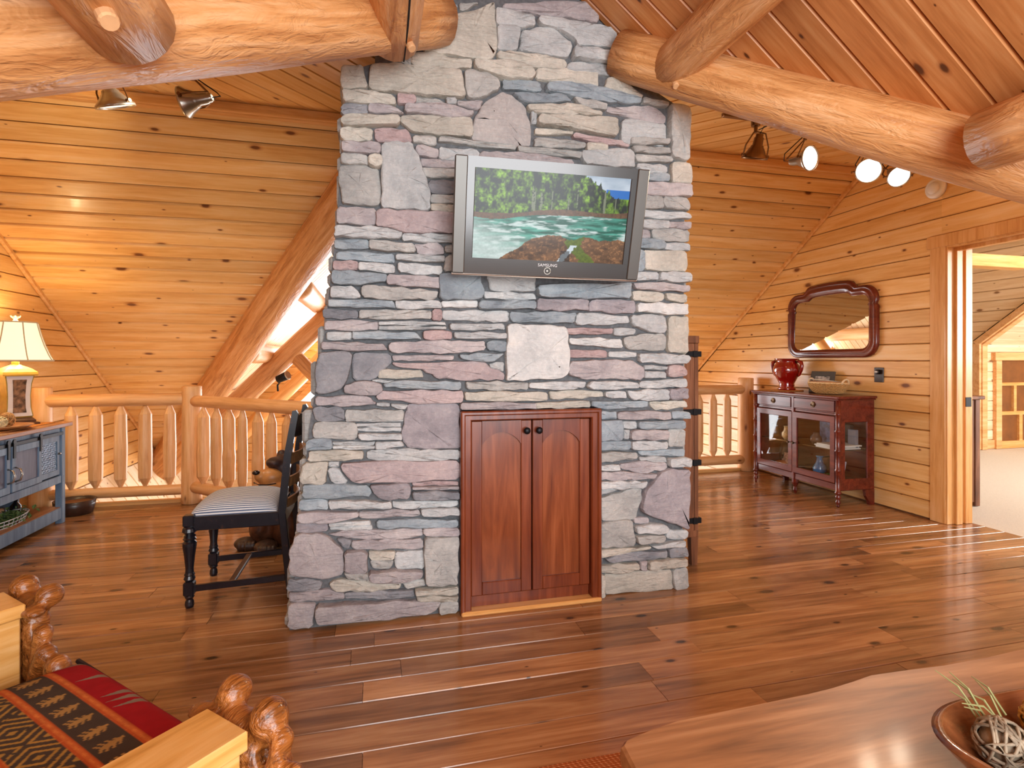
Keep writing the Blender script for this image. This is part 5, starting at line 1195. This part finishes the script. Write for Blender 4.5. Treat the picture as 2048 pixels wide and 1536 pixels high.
shm = NT('lit_shade_cloth'); shm.b.inputs['Emission Color'].default_value = srgb('#fff0c8'); shm.b.inputs['Emission Strength'].default_value = .5; shm.fin('#f3e6c6', .8); shm.b.inputs['Transmission Weight'].default_value = 0
sprof = [(.222, .452), (.200, .49), (.172, .56), (.150, .63), (.135, .69), (.128, .722)]
link('shade', lathe(sprof, (lx, ly, lz), (0, 0, 1), 8, False), shm.m, lm)
plain('beige_binding', '#c9b491', .7)
for pr_ in ([(.222, .446), (.226, .449), (.224, .458), (.219, .458)], [(.128, .718), (.132, .722), (.128, .728)]): link('shade_binding', lathe(pr_, (lx, ly, lz), (0, 0, 1), 8, False), bpy.data.materials['beige_binding'], lm)
d_, s_, u_ = frame_of((0, 0, 1))
for k in range(8):
    a = 2 * PI * k / 8; e = s_ * math.cos(a) + u_ * math.sin(a)
    link('shade_rib', tube([V((lx, ly, lz + h)) + e * (r + .001) for r, h in sprof], .004, 5), bpy.data.materials['beige_binding'], lm)
link('finial', join(lathe([(.006, .72), (.016, .735), (.010, .745), (.03, .765), (.012, .77), (.004, .778)], (lx, ly, lz), (0, 0, 1), 12), *[tube([V((lx, ly, lz + .745)), V((lx + .022 * math.cos(a), ly + .022 * math.sin(a), lz + .765)), V((lx + .032 * math.cos(a), ly + .032 * math.sin(a), lz + .772))], [.008, .008, .003], 6) for a in (0, 1.05, 2.1, 3.14, 4.2, 5.2)]), plain('cream_finial', '#e6d8b4', .4), lm, smooth=True)
pl = bpy.data.lights.new('lamp_bulb', 'POINT'); pl.energy = 7; pl.color = (1, .78, .42); pl.shadow_soft_size = .04; po = bpy.data.objects.new('lamp_bulb', pl); C.objects.link(po); po.parent = lm; po.location = (0, 0, .68)
pl = bpy.data.lights.new('lamp_bulb_low', 'POINT'); pl.energy = 4; pl.color = (1, .8, .48); pl.shadow_soft_size = .04; po = bpy.data.objects.new('lamp_bulb_low', pl); C.objects.link(po); po.parent = lm; po.location = (0, 0, .47)
# tray with two vine balls
def vine_ball(name, label, c, r, seed, mat, group, n=16, w=.07):
    q = random.Random(seed); bms = []
    for i in range(n):
        ax = V((q.gauss(0, 1), q.gauss(0, 1), q.gauss(0, 1))).normalized(); d, s, u = frame_of(ax); off = q.uniform(-.5, .5) * r; rad = math.sqrt(max(r * r - off * off, .1 * r * r)); ph = q.random() * 6
        bms.append(tube([V(c) + d * (off + .05 * r * math.sin(3 * t + ph)) + (s * math.cos(t) + u * math.sin(t)) * rad * (1 - .06 * q.random()) for t in [2 * PI * k / 16 for k in range(16)]], r * w, 5, closed=True))
    t = bmesh.new(); bmesh.ops.create_icosphere(t, subdivisions=2, radius=r * .82); t.transform(Matrix.Translation(c)); bms.append(t)
    o = link(name, join(*bms), mat, None, c, smooth=True); return tag(o, label, 'decorative ball', group)
vine = plain('tan_vine', '#b98a54', .7, mottle=.35, scale=60); vine2 = plain('grey_vine', '#8d7c66', .7, mottle=.45, scale=60)
tr = thing('wooden_tray', 'shallow curved wooden tray on the orange runner before the lamp', 'tray', (-2.38, 4.28, .747))
link('dish', lathe([(.0, .004), (.10, .004), (.15, .016), (.185, .03), (.19, .027), (.15, .008), (.10, 0), (.0, 0)], (-2.40, 4.29, .747), (0, 0, 1), 28, False), wood('tray_wood', '#b98550', '#a06a3a', '#7d4c26', fine=1, rough=.4), tr, smooth=True)
vine_ball('vine_ball', 'tan woven vine ball on the wooden tray beside the lamp', (-2.385, 4.36, .805), .048, 2, vine, 'woven balls')
vine_ball('vine_ball', 'pale woven ball at the left frame edge on the wooden tray', (-2.36, 4.25, .797), .040, 3, plain('pale_vine', '#d8c79a', .7, mottle=.3, scale=50), 'woven balls')
# things on the console's lower shelf
wbk = thing('wire_basket', 'white wire basket of greenery on the console lower shelf', 'basket', (-2.37, 4.27, .122))
wm = plain('white_wire', '#c9ced2', .4); bz = .123; bms = []
for h, a, b in ((.004, .075, .20), (.025, .082, .215), (.05, .09, .232)):
    bms.append(tube([(-2.36 + a * math.cos(t), 4.27 + b * math.sin(t), bz + h) for t in [2 * PI * k / 28 for k in range(28)]], .0035, 5, closed=True))
for k in range(36):
    t = 2 * PI * k / 36; bms.append(tube([(-2.36 + .075 * math.cos(t), 4.27 + .20 * math.sin(t), bz + .004), (-2.36 + .09 * math.cos(t), 4.27 + .232 * math.sin(t), bz + .05)], .0022, 4))
link('wire_frame', join(*bms), wm, wbk)
q = random.Random(8); v = []; f = []
for i in range(260):
    c = V((-2.36 + q.gauss(0, .034), 4.27 + q.uniform(-.20, .2), bz + .02 + abs(q.gauss(0, .022)))); d = V((q.gauss(0, 1), q.gauss(0, 1), q.gauss(0, .5))).normalized(); s = d.cross(V((0, 0, 1))).normalized(); L = q.uniform(.03, .06); w = L * .22; i0 = len(v)
    v += [c, c + d * L * .5 + s * w, c + d * L + V((0, 0, -.01)), c + d * L * .5 - s * w + V((0, 0, .003))]; f.append((i0, i0 + 1, i0 + 2, i0 + 3))
lf = link('greenery', mesh(v, f), plain('grey_green_leaf', '#5f7a45', .6, mottle=.45, scale=30), wbk, kind='stuff')
o = link('glass_float', blobs([('e', (-2.43, 4.24, .20), (.055, .06, .045)), ('c', (-2.43, 4.29, .195), (-2.43, 4.33, .185), .03, .018)], .01, 2), plain('frosted_blue_glass', '#a9c3d4', .15, coat=.8), None, (-2.43, 4.24, .15), True); tag(o, 'frosted pale blue glass float above the wire basket', 'ornament')
ml = thing('wooden_mallet', 'old mallet with a pale turned handle at the back of the console shelf', 'mallet', (-2.52, 4.46, .15))
link('handle', tube([(-2.50, 4.36, .165), (-2.50, 4.45, .168), (-2.50, 4.53, .165)], [.014, .019, .015], 10), plain('pale_handle', '#c49a66', .5, mottle=.15), ml, smooth=True)
link('steel_band', join(box(-2.52, 4.525, .122, -2.48, 4.54, .18, .002)), plain('worn_steel', '#8e959c', .4, metal=.7), ml)
o = lth('dark_bottle', 'small black bottle with a cork standing right on the console shelf', 'bottle', [(.03, 0), (.034, .015), (.032, .05), (.012, .075), (.014, .10)], (-2.47, 4.62, .122), plain('black_glass', '#15171d', .15, coat=.6))
tb = thing('round_tub', 'dark brown round wooden tub on the floor beside the console', 'tub', (-2.285, 5.0, 0))
link('wall', lathe([(.115, .0), (.132, .06), (.138, .11), (.130, .11), (.122, .05), (.108, .02)], (-2.285, 5.0, 0), (0, 0, 1), 30), plain('dark_coopered_wood', '#3f2a22', .4, mottle=.3, scale=25, coat=.2), tb, smooth=True)
link('inside', lathe([(0, .085), (.127, .085)], (-2.285, 5.0, 0), (0, 0, 1), 24, False), plain('warm_tub_inside', '#8a5a34', .35, mottle=.3), tb)
o = bx('blue_box', 'plain blue-grey box standing at the wall under the console', 'box', (-2.62, 4.66, .123), (-2.50, 4.72, .26), blue); 

# ---- track lights under the flat ceilings
for nm, lab, xa_, xb_, yq in (('light_track', 'slim bronze light track under the left flat ceiling', -2.3, -.93, 3.36), ('light_track', 'slim bronze light track under the right flat ceiling', 2.2, 3.85, 3.13)):
    o = link(nm, box(xa_, yq - .016, ZC - .045, xb_, yq + .016, ZC - .018, .003), M['bronze'], None, ((xa_ + xb_) / 2, yq, ZC - .02)); tag(o, lab, 'light track', 'ceiling light tracks')
lit = emit('lit_lens', '#fff6e6', 9); dim = emit('dim_lens', '#fff0d8', .8)
def spot(label, px_, py_, pz, aim, metal, power, R=.083, lens=lit, spread=1.25):
    """bell-shaped track head: stem from the track, forked yoke, stepped neck, flared shade"""
    a = V(aim).normalized(); t = thing('track_light', label, 'spotlight', (px_, py_, ZC - .045), 'track light heads'); c = V((px_, py_, pz)); side = a.cross(V((0, 0, 1)))
    side = V((1, 0, 0)) if side.length < .3 else side.normalized()
    link('shade', lathe([(.02, -.115), (.024, -.11), (.024, -.095), (.030, -.09), (.032, -.045), (.040, -.04), (.042, -.03), (.048, -.024), (R * .75, .005), (R, .03), (R, .042), (R * .94, .042), (R * .9, .034), (R * .5, .004)], c, a, 28, False), metal, t, smooth=True)
    link('lens', lathe([(0, .03), (R * .9, .034)], c, a, 24, False), lens, t)
    link('yoke', join(tube([c + side * (R + .008) + a * .02, c + side * (R + .004) - a * .04, c + side * R * .55 - a * .11 + V((0, 0, .01)), V((px_, py_, pz + .14)), c - side * R * .55 - a * .11 + V((0, 0, .01)), c - side * (R + .004) - a * .04, c - side * (R + .008) + a * .02], .005, 6),
                      tube([c + side * (R - .004) + a * .02, c + side * (R + .018) + a * .02], .010, 8), tube([c - side * (R - .004) + a * .02, c - side * (R + .018) + a * .02], .010, 8)), M['bronze'], t)
    link('stem', join(lathe([(.012, 0), (.012, ZC - .045 - pz - .13)], (px_, py_, pz + .13), (0, 0, 1), 10), lathe([(.028, 0), (.03, .01), (.03, .035)], (px_, py_, ZC - .08), (0, 0, 1), 14)), M['bronze'], t)
    link('cord', tube([c - a * .115, c - a * .15 + side * .02 + V((0, 0, .01)), c - a * .12 + side * .05 + V((0, 0, .05)), V((px_, py_, pz + .15)) + side * .02], .0035, 6), M['iron'], t, smooth=True)
    if power:
        l = bpy.data.lights.new('spot_bulb', 'SPOT'); l.energy = power; l.color = (1, .84, .62); l.spot_size = spread * 1.5; l.spot_blend = .8; l.shadow_soft_size = .05
        o = bpy.data.objects.new('spot_bulb', l); C.objects.link(o); o.parent = t; o.location = c + a * .06 - V((px_, py_, ZC - .045)); o.rotation_euler = a.to_track_quat('-Z', 'Y').to_euler()
spot('silver track head pointing down, second from the left under the log', -1.36, 3.36, 2.60, (.22, .35, -.9), M['nickel'], 40, R=.095, lens=dim)
spot('glowing track head turned left, nearest the chimney', -.985, 3.36, 2.63, (-.9, .12, -.22), M['nickel'], 28)
spot('track head barely showing below the log at the far left', -1.93, 3.36, 2.64, (-.5, .6, -.5), M['nickel'], 0)
spot('bronze track head hanging straight down, right of the chimney', 2.45, 3.13, 2.58, (.0, .36, -.93), M['bronze'], 8, lens=dim)
spot('brightly lit track head turned right beside the bronze hanging one', 2.84, 3.13, 2.57, (.2, -.95, -.15), M['nickel'], 40)
spot('lit track head facing the room, second from the right', 3.36, 3.13, 2.535, (-.55, -.8, -.3), M['nickel'], 40)
spot('rightmost lit track head above the right wall', 3.62, 3.13, 2.525, (-.35, -.75, -.55), M['nickel'], 40, R=.075)

# ---- armchair, lower left, turned 45 degrees
ac = thing('armchair', 'rustic wooden armchair with a red and brown patterned cushion and carved arm ends', 'armchair', (0, 0, 0))
af, al = .15, 1.34; k7 = .70711
ac.matrix_world = axes((k7 * (af - al), k7 * (af + al), 0), (k7, k7, 0), (-k7, k7, 0), (0, 0, 1))
def F(f): return f - af
def Lc(l): return l - al
for la, lb in ((.795, .907), (1.664, 1.80)):
    o = link('armrest', box(F(-.55), Lc(la), .588, F(.524), Lc(lb), .62, .003), M['chair_wood'], ac)
    link('arm_panel', box(F(-.53), Lc(la + .008), .06, F(.516), Lc(lb - .008), .588, .003), M['chair_wood'], ac)
    s = 1 if la < 1 else -1; l0 = (.795 if s > 0 else 1.80)
    def P(f, dl, z): return (F(f), Lc(l0 + s * dl), z)
    items = [('e', P(.575, .118, .618), (.031, .027, .029)), ('e', P(.562, .003, .618), (.032, .030, .033)), ('e', P(.555, .062, .585), (.032, .06, .030)), ('e', P(.535, .14, .597), (.024, .035, .012)),
             ('e', P(.54, .06, .50), (.024, .075, .11)), ('e', P(.54, -.045, .50), (.02, .03, .10)),
             ('c', P(.565, .11, .60), P(.55, .10, .40), .020, .014), ('c', P(.575, .065, .57), P(.555, .06, .38), .020, .014), ('c', P(.575, .02, .60), P(.555, .015, .38), .021, .014),
             ('c', P(.56, -.03, .595), P(.55, -.03, .40), .021, .013), ('c', P(.545, -.075, .565), P(.54, -.055, .42), .020, .012), ('c', P(.535, -.10, .53), P(.53, -.075, .43), .016, .012)]
    if s < 0: items += [('c', P(.545, .17, .55), P(.54, .14, .44), .022, .016), ('c', P(.54, .20, .51), P(.54, .14, .43), .024, .02), ('e', P(.55, .235, .475), (.028, .03, .04)), ('c', P(.54, .08, .40), P(.54, .09, .30), .026, .02)]
    link('carved_arm_end', blobs(items, .0065, 2), M['carving'], ac, smooth=True)
def cushion(u, v):
    a = (u - .5) * 2; S_ = v * 1.16               # path: front face up, then back over the top
    z = np.where(S_ < .11, .36 + S_ * .95, .0); f = np.where(S_ < .11, .60 + .02 * np.sin(np.clip(S_ / .11, 0, 1) * PI), .0)
    t = np.clip((S_ - .11) / .05, 0, 1); arc = S_ >= .11
    z = np.where(arc, .4645 + .034 * np.sin(t * PI / 2), z); f = np.where(arc, .60 - .034 * (1 - np.cos(t * PI / 2)), f)
    top_ = S_ >= .16; f = np.where(top_, .566 - (S_ - .16), f); z = np.where(top_, .4985 + .012 * np.sin(np.clip((S_ - .16) / .8, 0, 1) * PI), z)
    drop = .11 * np.abs(a) ** 14 + .012 * np.abs(a) ** 4
    return np.c_[f - af, 1.262 + a * .345 - al, np.maximum(z - drop * (S_ > .1), .36)]
me, u, v = grid(420, 420, cushion)
S_ = v * 1.16; s = S_ - .135; l = (u - .5) * .69; nz = fbm(l * 60 + 9, s * 60 + 9, 101, 3)
wv = .82 + .3 * (np.sin(l * 1500) * .5 + .5) * .4 + .25 * (nz - .5)
red, org, drk, tan, gry = lin('#9c1a20'), lin('#b8562a'), lin('#4a3d33'), lin('#a8804a'), lin('#8b7a68')
p = s % .30; c = np.where((s < 0)[:, None], red, drk[None]); c = c * np.ones((len(u), 3))
band = lambda a, b: (p >= a) & (p < b) & (s >= 0)
c[band(0, .062)] = red
for kz, (lo, hi, l_off, per) in enumerate(((.004, .05, .0, .115),)):
    for j, (cl, sl_) in enumerate(((-.30, .06), (-.26, .045), (-.235, .05), (-.02, .05), (.01, .055), (.04, .045), (.15, .05), (.26, .055), (.29, .05))):
        w_ = (l - cl - (p - .03) * 1.2); spike = band(.008, .058) & (w_ > 0) & (np.abs(p - .033 + .0) < .0085 * (1 - w_ / .075)) if False else band(.006, .058) & (np.abs(l - cl - (p - .006) * .35) < .011 * (1 - (p - .006) / .052))
        c[spike] = gry
c[band(.062, .080)] = org; c[band(.142, .160)] = org; c[band(.232, .25)] = org; c[band(.25, .30)] = drk
dash = np.sin((l + p) * 900) * np.sin((l - p) * 900); ob = band(.062, .080) | band(.142, .160) | band(.232, .25); c[ob & (dash > .1)] = lin('#d3793c')
# small tree motifs on the dark band
tl = (l + .03) % .062 - .031; tp = p - .111
tree = (np.abs(tl + tp * .25) < .0035 + .003 * (np.abs(tp) < .012)) & (np.abs(tp) < .022)
for off in (-.016, -.006, .005, .015):
    tree |= (np.abs(tp - off - np.abs(tl) * .55) < .0026) & (np.abs(tl) < .019 - abs(off) * .35)
c[band(.082, .14) & tree] = tan
# woven diamonds
dm = np.abs((l % .12) / .12 - .5) * 2 + np.abs((p - .196) / .036 * .5 - 0) ; dd = dm % .34
c[band(.160, .232) & (dd < .13) & (nz > .36)] = lin('#a87f3e'); c[band(.25, .30) & (np.abs(np.sin(l * 120)) > .75)] = tan
paint(me, np.clip(c * wv[:, None], 0, 1)); cm = painted('woven_upholstery', .9, .1); link('seat_cushion', me, cm, ac, smooth=True)
link('piping', tube([(.602 - af, 1.262 + .335 * a - al, .466) for a in np.linspace(-1, 1, 12)], .006, 6), plain('dark_piping', '#2a1c1c', .8), ac)
link('seat_frame', box(F(-.5), Lc(.915), .22, F(.545), Lc(1.655), .355, .006), M['chair_wood'], ac)
link('back_cushion', box(F(-.50), Lc(.93), .50, F(-.36), Lc(1.63), .98, .05, 3), plain('dark_upholstery', '#4a3d33', .9, mottle=.3, scale=40), ac)
link('back_frame', box(F(-.56), Lc(.80), .3, F(-.50), Lc(1.79), 1.0, .01), M['chair_wood'], ac)

# ---- live-edge table, bowl and rug, lower right
rg_m = NT('braided_rug'); co = rg_m.coords((1, 1, 1), False); sp = rg_m.new('ShaderNodeSeparateXYZ'); rg_m.lk(co, sp.inputs[0])
dg_ = rg_m.math('MULTIPLY', rg_m.math('SINE', rg_m.math('MULTIPLY', rg_m.math('ADD', sp.outputs[0], sp.outputs[1]), 420)), rg_m.math('SINE', rg_m.math('MULTIPLY', sp.outputs[1], 300)))
rg_m.bump(dg_, .6, .004); rg_m.fin(rg_m.ramp(dg_, [(.3, '#a4582e'), (.6, '#cc7c48'), (.9, '#dca27a')]), .9, 0, .1)
o = link('braided_rug', box(.34, -.2, .0015, 2.5, 1.535, .012, .004), rg_m.m, None, (1.4, .7, 0)); tag(o, 'orange braided rug under the live-edge table', 'rug')
tt = thing('live_edge_table', 'walnut coffee table with a wavy live edge, lower right', 'table', (1.3, .62, 0))
edge = [(.457, .92), (.463, .985), (.475, .997), (.53, 1.012), (.605, 1.026), (.67, 1.028), (.734, 1.031), (.80, 1.033), (.864, 1.036), (.94, 1.039), (1.011, 1.045), (1.08, 1.055), (1.145, 1.066), (1.25, 1.063), (1.359, 1.057), (1.5, 1.058), (1.648, 1.065), (1.9, 1.05), (2.1, 1.04), (2.11, .25), (1.6, .22), (1.1, .26), (.5, .24), (.45, .5)]
def inset(pts, d):
    c = V((1.3, .64)); out = []
    for x, y in pts:
        q = V((x, y)) - c; out.append(tuple(c + q - q.normalized() * d))
    return out
bm = bmesh.new(); rings = []
for pts, z in ((inset(edge, .022), .392), (inset(edge, .004), .405), (edge, .425), (inset(edge, .003), .445), (inset(edge, .009), .45)): rings.append([bm.verts.new((x, y, z)) for x, y in pts])
for a, b in zip(rings, rings[1:]):
    for i in range(len(a)): j = (i + 1) % len(a); bm.faces.new((a[i], a[j], b[j], b[i]))
bm.faces.new(rings[-1]); bm.faces.new(rings[0][::-1]); bmesh.ops.recalc_face_normals(bm, faces=bm.faces[:])
link('slab_top', bm, M['walnut_slab'], tt)
for x_ in (.62, 1.9):
    for y_ in (.38, .85): link('leg', lathe([(.05, .012), (.045, .2), (.052, .393)], (x_, y_, 0), (0, 0, 1), 12), M['walnut_slab'], tt, smooth=True)
bo = thing('dough_bowl', 'dark hand-carved wooden dough bowl of woven balls on the live-edge table', 'bowl', (1.21, .69, .45))
def bowl(u, v):
    a = 2 * PI * u; p_ = 2.4; ca, sa = np.cos(a), np.sin(a); k = (np.abs(ca) ** p_ + np.abs(sa) ** p_) ** (-1 / p_)
    q = np.where(v < .5, v / .5, 1 - (v - .5) / .5); out = v < .5
    R_ = np.where(out, .62 + .38 * q ** .8, (.55 + .37 * q ** .8)); zz = np.where(out, .002 + .083 * q, .018 + .067 * q); flat = (v > .995) | (v < .005)
    R_ = np.where(flat, R_ * .0 + .02, R_)
    wob = 1 + .012 * np.sin(a * 3 + 1) + .008 * np.sin(a * 7)
    return np.c_[1.21 + .265 * ca * k * R_ * wob, .69 + .155 * sa * k * R_ * wob, .45 + zz + .006 * np.cos(2 * a) * q]
me, u, v = grid(73, 41, bowl); link('carved_shell', join(me), wood('dough_bowl_wood', '#8a5230', '#6c3b20', '#40200f', rough=.25, fine=.9, coat=.5, vary=0), bo, smooth=True)
vine_ball('vine_ball', 'grey woven vine ball at the left in the dough bowl', (1.085, .735, .517), .042, 5, vine2, 'woven balls', 18)
vine_ball('vine_ball', 'yellow woven straw ball right of the grey one in the dough bowl', (1.225, .75, .522), .042, 6, plain('straw', '#c79a4e', .7, mottle=.3, scale=60), 'woven balls')
vine_ball('vine_ball', 'straw ball at the right frame edge, nearest in the dough bowl', (1.185, .66, .525), .038, 7, bpy.data.materials['straw'], 'woven balls')
vine_ball('vine_ball', 'dark twig ball low at the front of the dough bowl', (1.10, .652, .512), .034, 8, plain('dark_twig', '#4a3424', .7, mottle=.4, scale=50), 'woven balls')
q = random.Random(4); bms = []
for i in range(9):
    b0 = V((1.12 + q.uniform(-.03, .06), .775 + q.uniform(-.02, .02), .52)); e = b0 + V((q.uniform(-.09, .03), q.uniform(.02, .08), q.uniform(.03, .06))); bms.append(tube([b0, b0.lerp(e, .5) + V((0, 0, .015)), e], [.0022, .002, .0008], 5))
o = link('dried_grass', join(*bms), plain('dried_grass_green', '#8f8f5c', .7), None, (1.13, .775, .52)); tag(o, 'few dried grass blades behind the grey ball in the dough bowl', 'dried grass')
# small spotlights fixed to the great room timbers
for i, (p_, lab) in enumerate((((-1.78, 6.75, .845), 'black spotlight just above the left railing beside its post'), ((-1.05, 6.85, 1.0), 'black and chrome spotlight on the far great room rafter'))):
    t = thing('great_room_spotlight', lab, 'spotlight', p_, 'great room spotlights')
    link('can', lathe([(.03, -.07), (.045, -.06), (.05, .07), (.04, .07)], p_, (.8, -.4, .35), 16), M['iron'], t, smooth=True)
    link('trim_ring', lathe([(.05, .07), (.053, .075), (.05, .085), (.035, .08)], p_, (.8, -.4, .35), 16), M['nickel'], t, smooth=True)
    link('bracket', tube([V(p_) + V((0, 0, -.02)), V(p_) + V((-.06, .06, -.09)), V(p_) + V((-.06, .08, -.16))], .012, 6), M['iron'], t)
